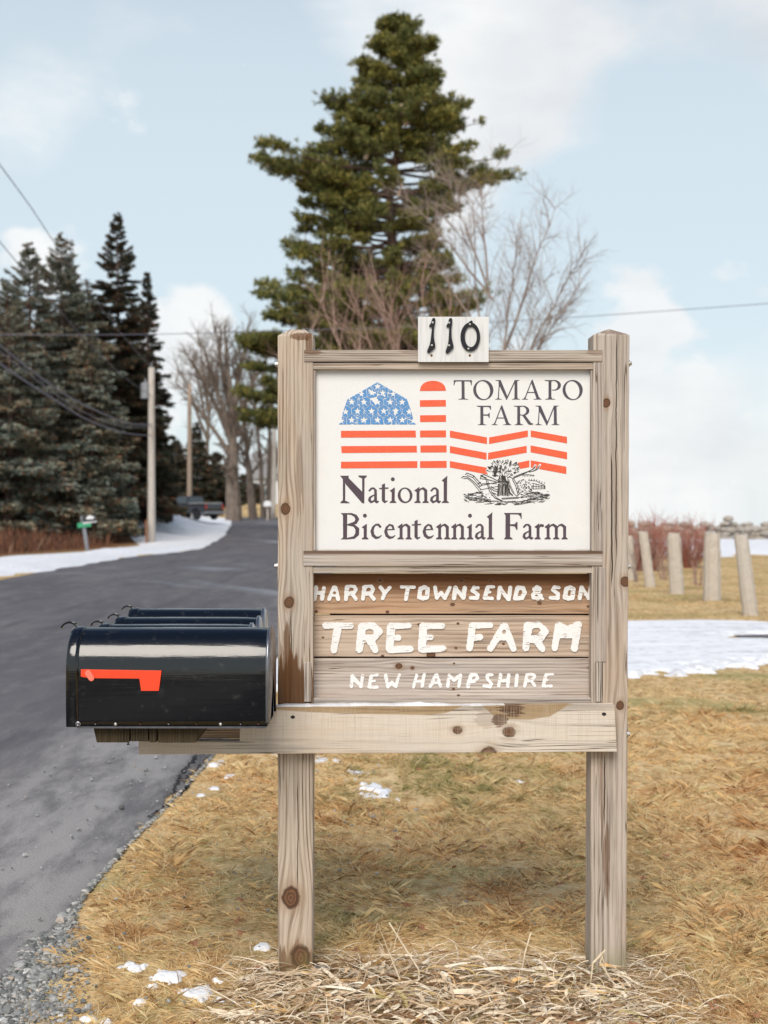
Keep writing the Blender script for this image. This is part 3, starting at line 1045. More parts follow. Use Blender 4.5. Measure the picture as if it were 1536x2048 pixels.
# posts, with low pyramid tops
def post(x0t, x1t, x0b, x1b, ytop, yapex, m, apex_dx=0.0, chip=0):
    zt = at(0, ytop, YP).z
    V, Fs = [], []
    nz = 40
    r_ = random.Random(int(x0t))
    rings = []
    for k in range(nz + 1):
        t = k / nz
        z = -.25 + (zt + .25) * t
        xa = at(x0b + (x0t - x0b) * t, 0, YP).x
        xb = at(x1b + (x1t - x1b) * t, 0, YP).x
        w = [r_.uniform(-.0007, .0007) for _ in range(4)]
        rings.append([(xa + w[0], YP, z), (xb + w[1], YP, z), (xb + w[2], YP + TH, z), (xa + w[3], YP + TH, z)])
    for rg in rings: V += rg
    for k in range(nz):
        for q in range(4):
            Fs.append((k * 4 + q, k * 4 + (q + 1) % 4, (k + 1) * 4 + (q + 1) % 4, (k + 1) * 4 + q))
    Fs.append((3, 2, 1, 0))
    b0 = nz * 4
    xm = (V[b0][0] + V[b0 + 1][0]) / 2 + apex_dx
    za = at(0, yapex, YP + .04).z
    if chip:      # blunt, split top
        i0 = len(V)
        V += [(xm - .018, YP + .025, za), (xm + .026, YP + .022, za - .001), (xm + .024, YP + .07, za), (xm - .016, YP + .072, za - .002)]
        for q in range(4):
            Fs.append((b0 + q, b0 + (q + 1) % 4, i0 + (q + 1) % 4, i0 + q))
        Fs.append((i0, i0 + 1, i0 + 2, i0 + 3))
    else:
        V.append((xm, YP + .045, za))
        for q in range(4):
            Fs.append((b0 + q, b0 + (q + 1) % 4, len(V) - 1))
    return obj('post', V, Fs, m, sign, bevel=.003)


pl = post(555, 627, 556, 625, 671, 660, M_postL, 0, 1)
pr = post(1186, 1259, 1179, 1252, 669, 657, M_postR, 0)

# raised grip of the notch shoulder on both posts, rails, battens
px_box('top_rail', 608, 1205, 700, 723, YP - .004, .045, M_rail, nx=30, nz=1)
px_box('top_batten', 622, 1190, 725.5, 738.5, YP + .002, .03, M_strip)
px_box('side_batten', 622, 631.5, 739.5, 1101, YP + .006, .03, M_lath)
px_box('side_batten', 1181.5, 1190, 739.5, 1101, YP + .006, .03, M_strut)
px_box('side_batten', 1190.6, 1207, 725.5, 1107, YP - .0015, .03, M_strut)
px_box('mid_rail', 607, 1205, 1101.5, 1132, YP - .004, .05, M_midrail)
px_box('lower_batten', 622, 1190, 1133.5, 1146, YP + .003, .03, M_strip)
px_box('foot_lath', 608, 622, 1325, 1404, YP - .005, .02, M_lath)
px_box('foot_lath', 1190, 1204, 1325, 1404, YP - .005, .02, M_lath)
px_box('side_batten', 1190.6, 1213, 1134, 1324, YP - .003, .02, M_strut)
px_box('bottom_rail', 622, 1187, 1396.5, 1409, YP + .01, .05, M_midrail)
px_box('shadow_board', 612, 630, 1146, 1397, YB + .030, .018, M_dark)  # dark strips put in for the shade in the board-end gaps
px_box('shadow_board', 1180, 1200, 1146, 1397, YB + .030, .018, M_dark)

# the white printed panel
m, nb, b = mat('white_panel_paint', (.8, .79, .76), .55, spec=.35)
g = objco(nb)
w1 = nb.noise(g, 260, 3, .6)
w2 = nb.noise(g, 14, 5, .6)
gx, gy, gz = nb.sep(g)
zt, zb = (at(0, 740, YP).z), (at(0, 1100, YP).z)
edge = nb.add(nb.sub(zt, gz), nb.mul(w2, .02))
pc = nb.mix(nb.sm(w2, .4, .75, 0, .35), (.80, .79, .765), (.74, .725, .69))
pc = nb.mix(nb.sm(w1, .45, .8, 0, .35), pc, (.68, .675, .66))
pc = nb.mix(nb.sm(edge, .0, .055, .35, 0), pc, (.50, .49, .48))            # shade under the rail, painted into the panel colour
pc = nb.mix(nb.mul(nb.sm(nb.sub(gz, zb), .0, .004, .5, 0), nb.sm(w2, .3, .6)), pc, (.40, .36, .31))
nb.sock(b.inputs['Base Color'], pc)
nb.sock(b.inputs['Roughness'], .6)
nb.sock(b.inputs['Normal'], nb.bump(w1, .0007, .6))
YW = YP + .022
panel = px_box('printed_panel', 629, 1183, 737, 1103, YW, .012, m, bevel=0)
YL = YW - .0002

m_ink, nb, b = mat('dark_plum_print', (.075, .05, .062), .6)
f = nb.noise(objco(nb), 330, 4, .65)
f2 = nb.noise(objco(nb), 18, 3, .6)
nb.sock(b.inputs['Base Color'], nb.mix(nb.mul(nb.sm(f, .66, .72), nb.sm(f2, .45, .6)), nb.mix(f2, (.06, .038, .05), (.095, .065, .08)), (.6, .55, .5)))
m_caps, nb, b = mat('slate_print', (.07, .06, .08), .6)
nb.sock(b.inputs['Base Color'], nb.mix(nb.noise(objco(nb), 25, 3), (.05, .045, .07), (.095, .075, .085)))
m_red, nb, b = mat('orange_red_print', (.88, .09, .03), .55)
nb.sock(b.inputs['Base Color'], nb.mix(nb.sm(nb.noise(objco(nb), 200, 4), .4, .7), (.84, .105, .035), (.80, .14, .06)))
m_blue, nb, b = mat('blue_print', (.09, .27, .56), .55)
nb.sock(b.inputs['Base Color'], nb.mix(nb.noise(objco(nb), 120, 4), (.075, .24, .53), (.11, .31, .60)))
m_black, nb, b = mat('black_engraving_ink', (.02, .018, .015), .6)
nb.sock(b.inputs['Base Color'], nb.mix(nb.noise(objco(nb), 160, 3), (.012, .01, .01), (.05, .04, .03)))


def tr(x0, y0, x1, sc_w):
    s = (x1 - x0) / sc_w
    return lambda pts: [(x0 + x * s, y0 + y * s) for x, y in pts], s


# --- capitals TOMAPO FARM (crop units)
T2, s2 = tr(890, 740, 1190, 1536)


class Caps:
    def __init__(s): s.f = Field()
    def st(s, p, q, r): s.f.S(T2([p, q]), r * s2); return s
    def sp(s, pts, rs): s.f.S(T2(pts), [r * s2 for r in rs]); return s
    def serif(s, x0, x1, y, xa, xb, up=1):
        t = 4.5
        s.f.P(T2([(x0, y), (x1, y), (x1, y - t * up), (xb + 6, y - 8 * up), (xb, y - 20 * up), (xa, y - 20 * up), (xa - 6, y - 8 * up), (x0, y - t * up)]))
        return s
    def pol(s, pts): s.f.P(T2(pts)); return s
    def el(s, cx, cy, rx, ry, rot=0, neg=False):
        (c,) = T2([(cx, cy)])
        s.f.E(c[0], c[1], rx * s2, ry * s2, rot, neg); return s


def cO(cx, cy): return Caps().el(cx, cy, 103, 103).el(cx - 2, cy + 1, 70, 93, -14, True).f
def cA(ax_, ay, lx, rx, by):
    c = Caps().pol([(ax_ - 4, ay), (ax_ + 6, ay), (rx + 14, by - 2), (rx - 17, by - 2), (ax_ - 8, ay + 34), (lx + 6, by - 2), (lx - 6, by - 2)])
    c.serif(lx - 28, lx + 34, by, lx - 4, lx + 5).serif(rx - 50, rx + 34, by, rx - 15, rx + 14)
    m_ = ay + (by - ay) * .62
    return c.pol([(ax_ - (ax_ - lx) * .6, m_), (rx - (rx - ax_) * .35, m_), (rx - (rx - ax_) * .35, m_ + 9), (ax_ - (ax_ - lx) * .6, m_ + 9)]).f
def cM(l0, ty, by, lf, apx, rt, rb):
    c = Caps().pol([(l0 + 8, ty), (l0 + 30, ty), (apx + 12, by - 30), (apx, by + 2), (l0 + 8, ty + 40)])
    c.pol([(l0 + 12, ty + 10), (l0 + 20, ty + 30), (lf + 5, by - 2), (lf - 5, by - 2)])
    c.pol([(apx - 6, by + 2), (apx + 6, by + 2), (rt, ty + 18), (rt - 6, ty + 4)])
    c.pol([(rt - 6, ty + 3), (rt + 22, ty + 3), (rb + 14, by - 2), (rb - 17, by - 2)])
    c.pol([(l0 - 26, ty - 1), (l0 + 30, ty - 1), (l0 + 30, ty + 8), (l0 + 6, ty + 10), (l0 - 22, ty + 4)])
    c.pol([(rt - 8, ty - 1), (rt + 44, ty - 1), (rt + 44, ty + 3), (rt + 20, ty + 10), (rt - 8, ty + 10)])
    return c.serif(lf - 30, lf + 36, by, lf - 5, lf + 5).serif(rb - 42, rb + 40, by, rb - 16, rb + 14).f


caps = []
caps.append(Caps().pol([(90, 104), (276, 104), (273, 158), (268, 158), (262, 128), (250, 116), (112, 116), (102, 128), (94, 158), (88, 158)]).pol([(169, 108), (199, 108), (201, 290), (171, 290)]).serif(138, 238, 302, 172, 200).f)
caps.append(cO(392, 205))
caps.append(cM(541, 104, 302, 545, 628, 718, 728))
caps.append(cA(892, 100, 815, 956, 302))
caps.append(Caps().el(1117, 156, 70, 54).el(1112, 157, 43, 45, 0, True).pol([(1050, 102), (1062, 102), (1062, 215), (1050, 215)]).f.P(T2([(1040, 90), (1060, 90), (1060, 230), (1040, 230)]), neg=True).P(T2([(1060, 190), (1096, 190), (1096, 215), (1060, 215)]), neg=True)
            .P(T2([(1060, 106), (1089, 106), (1089, 290), (1060, 290)])).P(T2([(1017, 103), (1100, 103), (1100, 110), (1040, 114), (1020, 108)])).P(T2([(1025, 302), (1130, 302), (1130, 298), (1096, 292), (1089, 275), (1060, 275), (1054, 292), (1025, 298)])))
caps.append(cO(1307, 205))
caps.append(Caps().pol([(362, 368), (391, 368), (393, 552), (362, 552)]).pol([(325, 366), (470, 366), (471, 408), (465, 408), (456, 384), (440, 378), (350, 378), (325, 371)]).pol([(390, 455), (440, 454), (452, 436), (457, 436), (457, 492), (451, 492), (440, 468), (390, 466)]).serif(336, 422, 563, 363, 392).f)
caps.append(cA(580, 362, 505, 645, 563))
caps.append(Caps().el(797, 416, 66, 51).el(790, 416, 43, 42, 0, True).f.P(T2([(720, 350), (741, 350), (741, 480), (720, 480)]), neg=True).P(T2([(740, 368), (769, 368), (769, 552), (740, 552)])).P(T2([(700, 366), (800, 366), (800, 374), (745, 378), (704, 371)]))
            .P(T2([(712, 563), (800, 563), (800, 559), (776, 553), (769, 536), (740, 536), (734, 553), (712, 559)])).P(T2([(790, 462), (818, 458), (880, 540), (906, 551), (902, 558), (870, 563), (850, 552)])))
caps.append(cM(950, 366, 563, 955, 1040, 1120, 1132))
V_, F_ = [], []
def words_obj(name, flds, m_, res=.35, eps=.05, parent=None, t=.0006, Y=YL):
    V_, F_ = [], []
    for fl in flds:
        V, Fs = solid(fl.loops(res, eps), lambda x, y, d: at(x, y, Y) + Vector((0, -d, 0)), t)
        n = len(V_)
        V_ += V
        F_ += [tuple(i + n for i in f) for f in Fs]
    return obj(name, V_, F_, m_, parent or panel)


tag(words_obj('farm_name_lettering', caps, m_caps), label='dark capitals reading TOMAPO FARM')

# --- rough old-style lettering
T3, s3 = tr(660, 930, 920, 1536)


class Low:
    def __init__(s, x, base): s.x, s.b, s.f = x, base, Field(.17, 1.1, int(x) % 97)
    def S(s, pts, r):
        r = [r] * len(pts) if np.isscalar(r) else r
        s.f.S(T3([(s.x + a, s.b + c) for a, c in pts]), [q * s3 for q in r]); return s
    def P(s, pts, neg=False): s.f.P(T3([(s.x + a, s.b + c) for a, c in pts]), neg); return s
    def foot(s, x0, x1, xc, w=17):
        return s.P([(x0, 0), (x1, 0), (x1 - 4, -12), (xc + w, -28), (xc - w, -28), (x0 + 4, -12)])


def g_a(x, b): return Low(x, b).S([(16, -146), (40, -172), (68, -174), (88, -148), (88, -24), (104, -10), (122, -18)], [11, 11, 10, 15, 17, 14, 7]).S([(82, -98), (48, -82), (20, -60), (16, -32), (34, -10), (60, -18), (84, -44)], [6, 9, 13, 16, 13, 10, 6]).f
def g_t(x, b): return Low(x, b).P([(30, -215), (68, -232), (68, -30), (30, -30)]).S([(6, -170), (102, -176)], 8).S([(50, -30), (64, -10), (94, -24)], [18, 12, 6]).f
def g_i(x, b, h_=280, dx=40): return Low(x, b).P([(26, -140), (64, -184), (62, -15), (27, -15)]).P([(2, -142), (60, -184), (60, -150), (26, -128)]).foot(2, 84, 44).S([(dx, -h_)], 23).f
def g_l(x, b): return Low(x, b).P([(25, -250), (66, -318), (64, -15), (26, -15)]).P([(2, -266), (70, -322), (66, -285), (24, -248)]).foot(2, 88, 46, 18).f
def g_o(x, b):
    L = Low(x, b)
    (c, c2) = T3([(x + 87, b - 90), (x + 88, b - 92)])
    L.f.E(c[0], c[1], 87 * s3, 92 * s3)
    L.f.E(c2[0], c2[1], 54 * s3, 76 * s3, -10, True)
    return L.f
def stemn(L, x0, flag=True):
    L.P([(x0 + 28, -140), (x0 + 62, -185), (x0 + 62, -15), (x0 + 28, -15)]).foot(x0 + 0, x0 + 78, x0 + 44, 16)
    if flag: L.P([(x0, -146), (x0 + 60, -190), (x0 + 58, -158), (x0 + 26, -130)])
    return L
def arch(L, x0, w=92): return L.S([(x0 + 56, -138), (x0 + 78, -166), (x0 + 108, -172), (x0 + 44 + w, -145), (x0 + 44 + w, -20)], [6, 9, 14, 18, 17]).foot(x0 + w + 4, x0 + w + 82, x0 + 44 + w, 16)
def g_n(x, b): return arch(stemn(Low(x, b), 0), 0).f
def g_m(x, b): return arch(arch(stemn(Low(x, b), 0), 0, 98), 98, 98).f
def g_r(x, b): return stemn(Low(x, b), 0).S([(58, -140), (80, -168), (98, -162)], [6, 13, 17]).f
def g_c(x, b): return Low(x, b).S([(118, -150), (96, -174), (62, -172), (34, -140), (22, -95), (34, -48), (66, -20), (102, -22), (132, -46)], [14, 13, 9, 14, 19, 19, 16, 11, 5]).f
def g_e(x, b): return Low(x, b).S([(24, -112), (122, -118)], 7).S([(112, -124), (100, -160), (66, -174), (32, -140), (20, -92), (34, -46), (66, -20), (102, -24), (130, -46)], [12, 13, 9, 13, 18, 19, 16, 11, 5]).f
b1, b2 = 448, 878
old = [Low(118, b1).P([(0, -322), (104, -322), (100, -296), (285, -110), (285, 6), (262, 2), (70, -218), (62, -240), (62, -40), (34, -40), (34, -280)]).P([(34, -290), (62, -250), (58, -30), (112, -4), (112, 4), (6, 2), (6, -8), (34, -34)])
       .P([(216, -324), (316, -324), (314, -306), (290, -290), (287, 6), (262, 0), (262, -290), (220, -308)]).f,
       g_a(450, b1), g_t(582, b1), g_i(702, b1), g_o(800, b1), g_n(995, b1), g_a(1182, b1), g_l(1318, b1),
       Low(125, b2).P([(0, -310), (90, -310), (78, -290), (76, -10), (90, 0), (0, 0), (30, -22), (28, -284)]).S([(70, -302), (130, -300), (178, -275), (198, -238), (176, -196), (80, -172)], [8, 11, 18, 21, 17, 7]).S([(80, -172), (160, -162), (198, -122), (196, -62), (160, -22), (60, -6)], [7, 13, 22, 22, 15, 8]).f,
       g_i(372, b2, 280, 40), g_c(475, b2), g_e(638, b2), g_n(795, b2), g_t(968, b2), g_e(1092, b2), g_n(1250, b2), g_n(1428, b2), g_i(1612, b2, 280, 42), g_a(1712, b2), g_l(1850, b2),
       Low(2052, b2).P([(2, -312), (212, -312), (212, -242), (203, -242), (196, -272), (170, -294), (76, -296), (76, -10), (20, -10), (22, -284)]).P([(70, -178), (130, -180), (152, -206), (163, -206), (163, -112), (152, -112), (130, -152), (70, -160)]).foot(5, 106, 50, 28).f,
       g_a(2275, b2), g_r(2413, b2), g_m(2532, b2)]
tag(words_obj('award_lettering', old, m_ink), label='rough dark letters reading National Bicentennial Farm')

# --- barn and stripes
T1, s1_ = tr(670, 750, 900, 1536)
stars = [(567, 150, 48), (497, 238, 46), (637, 238, 46), (353, 252, 42), (777, 252, 42), (222, 360, 48), (385, 360, 48), (567, 360, 48), (735, 360, 48), (897, 360, 48),
         (140, 490, 46), (300, 483, 48), (487, 483, 48), (651, 480, 48), (810, 480, 48), (990, 490, 46), (222, 600, 48), (385, 600, 48), (567, 600, 48), (737, 600, 48), (897, 600, 48), (85, 612, 44), (1045, 612, 44)]


def starpoly(cx, cy, r):
    return [(cx + (r if k % 2 == 0 else r * .40) * math.sin(k * PI / 5), cy - (r if k % 2 == 0 else r * .40) * math.cos(k * PI / 5)) for k in range(10)]


def barn():
    fl = Field()
    fl.P(T1([(567, 96), (768, 212), (960, 322), (1020, 490), (1040, 575), (1080, 660), (53, 660), (95, 560), (105, 500), (165, 326), (365, 212)]))
    x0, y0, x1, y1 = fl.bb
    res = .3
    xs, ys = np.arange(x0 - 1, x1 + 1, res), np.arange(y0 - 1, y1 + 1, res)
    X, Y = np.meshgrid(xs, ys)
    D = fl.eval(X, Y)
    st = Field()
    for (cx, cy, r) in stars: st.P(T1(starpoly(cx, cy, r)))
    D = np.maximum(D, -(st.eval(X, Y) - .25))
    rr = np.random.RandomState(3)
    # seams between the stars, then a finer craze of seams
    C = np.array([T1([(a, b_)])[0] for a, b_, _ in stars])
    for pts, w in ((C, .38), (np.stack([rr.uniform(x0, x1, 150), rr.uniform(y0, y1, 150)], 1), .22)):
        dd = np.sort(np.stack([np.hypot(X - p[0], Y - p[1]) for p in pts]), axis=0)[:2]
        e = (dd[1] - dd[0]) / 2
        D = np.maximum(D, w - e)
    return trace(D, xs, ys, .07)


V, Fs = solid(barn(), lambda x, y, d: at(x, y, YL) + Vector((0, -d, 0)), .0006)
tag(obj('barn_emblem', V, Fs, m_blue, panel), label='blue barn outline filled with white stars')
red = []
for pts in ([(80, 745), (1076, 741), (1082, 833), (80, 836)], [(82, 950), (1092, 944), (1094, 1034), (88, 1042)], [(80, 1158), (1100, 1150), (1100, 1240), (80, 1248)],
            [(1136, 741), (1482, 739), (1482, 832), (1136, 833)], [(1140, 942), (1490, 939), (1490, 1033), (1142, 1035)], [(1136, 1150), (1490, 1147), (1492, 1239), (1136, 1241)],
            [(1134, 336), (1480, 333), (1482, 420), (1134, 425)], [(1136, 538), (1482, 535), (1482, 625), (1138, 628)]):
    red.append(Field().P(T1(pts)))
red.append(Field().P(T1([(1135, 214)] + [(1308 + 172 * math.cos(a_), 214 - 137 * math.sin(a_) ** .8) for a_ in np.linspace(PI, 0, 25)[1:-1]] + [(1482, 211)])))
for pts in ([(50, 620), (430, 690), (430, 758), (50, 690)], [(452, 690), (848, 618), (848, 684), (450, 758)], [(878, 618), (1248, 684), (1250, 752), (878, 684)],
            [(50, 778), (425, 848), (425, 918), (50, 848)], [(442, 848), (836, 776), (836, 846), (440, 918)], [(876, 772), (1250, 842), (1250, 914), (876, 842)],
            [(50, 932), (430, 1000), (415, 1030), (442, 1070), (50, 998)], [(742, 950), (864, 925), (864, 994), (770, 1012)], [(878, 924), (1242, 990), (1242, 1065), (878, 998)]):
    red.append(Field().P(T2(pts)))
# the fork tines leave white gaps in the last stripe
red[-1].S(T2([(850, 1040), (905, 1020), (925, 975)]), 12 * s2, neg=True).S(T2([(880, 1045), (945, 1020), (972, 970)]), 12 * s2, neg=True)
tag(words_obj('stripe_emblem', red, m_red), label='orange-red silo and wavy stripes')

# --- engraving of a wheat sheaf with plough and rake
rr = random.Random(12)
lines = []
def L_(pts, w, wob=0):
    if wob: pts = [(x + rr.uniform(-wob, wob), y + rr.uniform(-wob, wob)) for x, y in pts]
    lines.append(([*pts], w))
L_([(170, 1105), (185, 1090), (230, 1095), (290, 1140), (370, 1225)], 5)
L_([(190, 1112), (230, 1110), (280, 1150), (350, 1235)], 4)
L_([(210, 1070), (225, 1055), (290, 1080), (345, 1140), (380, 1180)], 5)
L_([(225, 1078), (285, 1100), (340, 1165), (365, 1190)], 4)
L_([(280, 1100), (300, 1085)], 4); L_([(335, 1165), (365, 1150)], 6)
L_([(365, 1080), (400, 1070), (470, 1100), (560, 1145)], 5); L_([(365, 1095), (360, 1112), (425, 1118), (540, 1150)], 5)
L_([(370, 1085), (420, 1105)], 8); L_([(420, 1120), (432, 1170), (460, 1250), (510, 1310), (580, 1342)], 5)
L_([(437, 1125), (450, 1185), (480, 1250), (530, 1310), (600, 1345), (680, 1355)], 4)
L_([(345, 1195), (380, 1180), (530, 1150)], 4); L_([(360, 1228), (420, 1215), (540, 1190)], 4); L_([(380, 1165), (440, 1160), (530, 1165)], 4)
L_([(470, 1190), (500, 1215), (540, 1225)], 4); L_([(475, 1215), (500, 1235), (540, 1245)], 5); L_([(480, 1255), (520, 1270)], 6)
for k in range(15):       # straw body
    x = 545 + k * 8
    L_([(x + rr.uniform(-3, 3), 1168), (x - 6 + k * .6 + rr.uniform(-3, 3), 1215), (x - 12 + k * 1.4, 1288 + rr.uniform(-8, 8))], rr.choice([3, 3, 5, 6.5]))
L_([(545, 1120), (560, 1140), (600, 1150), (640, 1140)], 6); L_([(540, 1150), (600, 1165), (655, 1150)], 4)
for k in range(9):
    L_([(545 + k * 11, 1150), (555 + k * 8, 1110), (560 + k * 7 + rr.uniform(-5, 5), 1085)], rr.choice([3, 5, 7]))
L_([(640, 1100), (655, 1170), (690, 1250), (735, 1292), (760, 1270), (745, 1190), (705, 1115), (665, 1095), (640, 1100)], 4.5)
L_([(655, 1120), (670, 1180), (705, 1255)], 3); L_([(690, 1120), (725, 1190), (745, 1270)], 5); L_([(640, 1140), (645, 1200), (665, 1260)], 9); L_([(660, 1255), (690, 1282)], 9)
for k in range(170):      # ears of the sheaf
    a_ = rr.uniform(0, 2 * PI); q = rr.random() ** .55
    cx_, cy_ = 598 + 168 * q * math.cos(a_), 1012 + 86 * q * math.sin(a_)
    if cx_ < 560 and rr.random() < .5: w_ = 6.5
    else: w_ = rr.choice([2.6, 3, 3.8])
    an = math.atan2(cy_ - 1110, cx_ - 598) + rr.uniform(-.5, .5)
    l_ = rr.uniform(12, 26)
    L_([(cx_, cy_), (cx_ + l_ * .5 * math.cos(an) + rr.uniform(-5, 5), cy_ + l_ * .5 * math.sin(an)), (cx_ + l_ * math.cos(an), cy_ + l_ * math.sin(an) * .8)], w_)
for k in range(16):       # dark left flank of the head
    x_, y_ = rr.uniform(455, 580), rr.uniform(985, 1075)
    L_([(x_, y_), (x_ + rr.uniform(-16, 10), y_ + rr.uniform(6, 22))], 8)
L_([(705, 1105), (790, 1070), (870, 1030)], 6); L_([(700, 1095), (785, 1060), (860, 1035)], 3.5)
L_([(860, 1040), (895, 1020), (915, 1005), (926, 980)], 3.6); L_([(860, 1045), (910, 1035), (950, 1015), (972, 978)], 3.6); L_([(870, 1030), (900, 1012), (918, 990)], 2.6); L_([(890, 1040), (940, 1010), (962, 985)], 2.6)
L_([(790, 1075), (850, 1070), (912, 1080)], 3.5)
for k in range(8): L_([(795 + k * 16, 1072), (797 + k * 16, 1090)], 3)
L_([(855, 1130), (930, 1135), (1020, 1180)], 3.5)
for k in range(7): L_([(860 + k * 26, 1128 + max(0, k - 2) * 9), (862 + k * 26, 1115 + max(0, k - 2) * 9)], 4)
L_([(900, 1160), (1025, 1190), (1025, 1215), (900, 1218)], 3.5)
for k in range(5): L_([(905 + k * 28, 1160 + k * 6), (905 + k * 28, 1216)], 3.5)
L_([(898, 1190), (1025, 1200)], 3.5)
for k in range(75):       # heap of ears behind
    x_ = rr.uniform(720, 905); y_ = rr.uniform(1115 + max(0, (x_ - 820)) * .45, 1245)
    L_([(x_, y_), (x_ + rr.uniform(-9, 9), y_ + rr.uniform(4, 14))], rr.choice([3, 3, 4.5]))
L_([(580, 1312), (750, 1302), (752, 1312), (585, 1322)], 4); L_([(755, 1308), (790, 1295), (850, 1268), (940, 1252), (965, 1258), (940, 1275), (850, 1290), (780, 1310)], 4)
L_([(290, 1330), (330, 1295), (385, 1285), (412, 1300), (400, 1325), (430, 1345), (468, 1352)], 4); L_([(300, 1340), (340, 1308), (385, 1300)], 3); L_([(425, 1330), (470, 1345)], 3)
for k in range(190):      # grass and soil strokes along an oval
    a_ = rr.uniform(0, 2 * PI); q = rr.uniform(.55, 1)
    x_, y_ = 610 + 440 * q * math.cos(a_), 1300 + 82 * q * math.sin(a_)
    if y_ < 1235 + abs(x_ - 610) * .02 or (350 < x_ < 830 and y_ < 1325): continue
    L_([(x_, y_), (x_ + rr.uniform(12, 40), y_ + rr.uniform(-5, 7)), (x_ + rr.uniform(40, 60), y_ + rr.uniform(-7, 4))], rr.choice([2.4, 3, 4]))
for k in range(40):
    x_ = rr.uniform(180, 480); y_ = 1290 - (x_ - 180) * .12 + rr.uniform(-20, 60)
    L_([(x_, y_), (x_ + rr.uniform(8, 24), y_ + rr.uniform(-6, 6))], 3)
for k in range(45):
    x_ = rr.uniform(750, 1050); y_ = 1240 + rr.uniform(0, 75)
    L_([(x_, y_), (x_ + rr.uniform(8, 30), y_ + rr.uniform(-5, 5))], 2.8)
fe = Field()
for pts, w in lines: fe.S(T2(pts), w * s2 * .75)
fe.wob, fe.wf = .08, 2.0
V, Fs = solid(fe.loops(.3, .06), lambda x, y, d: at(x, y, YL) + Vector((0, -d, 0)), .0007)
tag(obj('wheat_sheaf_engraving', V, Fs, m_black, panel), label='black engraving of a wheat sheaf with plough and rake')

# --- the three carved boards
def board(y0, y1, m_, seed, label, x0=625.5, x1=1187):
    A, B = at(x0, y1, YB), at(x1, y0, YB)
    def fn(x, y, z):
        e = (fbm(z * 22, 0.0, seed, 2) - .5) * .016
        if x < A.x + 1e-6: x = x + e + .001
        if x > B.x - 1e-6: x = x + e * .6 - .002
        if z < A.z + 1e-6 or z > B.z - 1e-6: z = z + (fbm(x * 6, z * 9, seed + 5, 2) - .5) * .0018
        return (x, y, z)
    V, Fs = warped_box(A.x, B.x, YB, YB + .026, A.z, B.z, 60, 12, fn)
    o = obj('carved_board', V, Fs, m_, sign, bevel=.001)
    o['label'] = label
    return o


px_box('gap_shade_strip', 660, 1186, 1222, 1236, YB + .0265, .012, M_dark)  # dark strips added behind the gaps between boards to stand for shadow
px_box('gap_shade_strip', 626, 1186, 1308, 1322, YB + .0265, .012, M_dark)
bd1 = board(1148, 1227.3, M_b1, 3, 'warm brown top board reading HARRY TOWNSEND & SON')
bd2 = board(1231.2, 1313.6, M_b2, 7, 'pale middle board reading TREE FARM')
bd3 = board(1316.8, 1397, M_b3, 13, 'grey lowest board reading NEW HAMPSHIRE')
m, nb, b = mat('white_letter_paint', (.8, .79, .76), .7, spec=.3)
g = objco(nb)
f1 = nb.noise(nb.scale(g, 60, 60, 500), 1.0, 4, .6)
f2 = nb.noise(g, 40, 4, .6)
f3 = nb.noise(nb.scale(g, 24, 24, 320), 1.0, 2, .6)
c_ = nb.mix(nb.sm(f1, .45, .8, 0, .6), (.88, .87, .85), (.70, .67, .62))
c_ = nb.mix(nb.mul(nb.sm(f3, .58, .63), nb.sm(f2, .48, .56)), c_, (.32, .23, .16))
nb.sock(b.inputs['Base Color'], c_)
nb.sock(b.inputs['Normal'], nb.bump(nb.add(f1, f2), .0015, .8))
M_let = m
T5, s5 = tr(610, 1140, 900, 1536)
T6, s6 = tr(900, 1140, 1200, 1536)


def carve(T, s, strokes, parent, th=.006, holes=(), wob=.45, seed=0):
    fl = Field(wob * 1.5, .3, seed)
    for pts, r in strokes:
        fl.S(T(pts), r * s if np.isscalar(r) else [q * s for q in r])
    for (cx, cy, rx, ry) in holes:
        (c,) = T([(cx, cy)])
        fl.E(c[0], c[1], rx * s, ry * s, 0, True)
    V, Fs = solid(fl.loops(.5, .08), lambda x, y, d: at(x, y, YB + .0005) + Vector((0, -d, 0)), th)
    return obj('letter', V, Fs, M_let, parent)


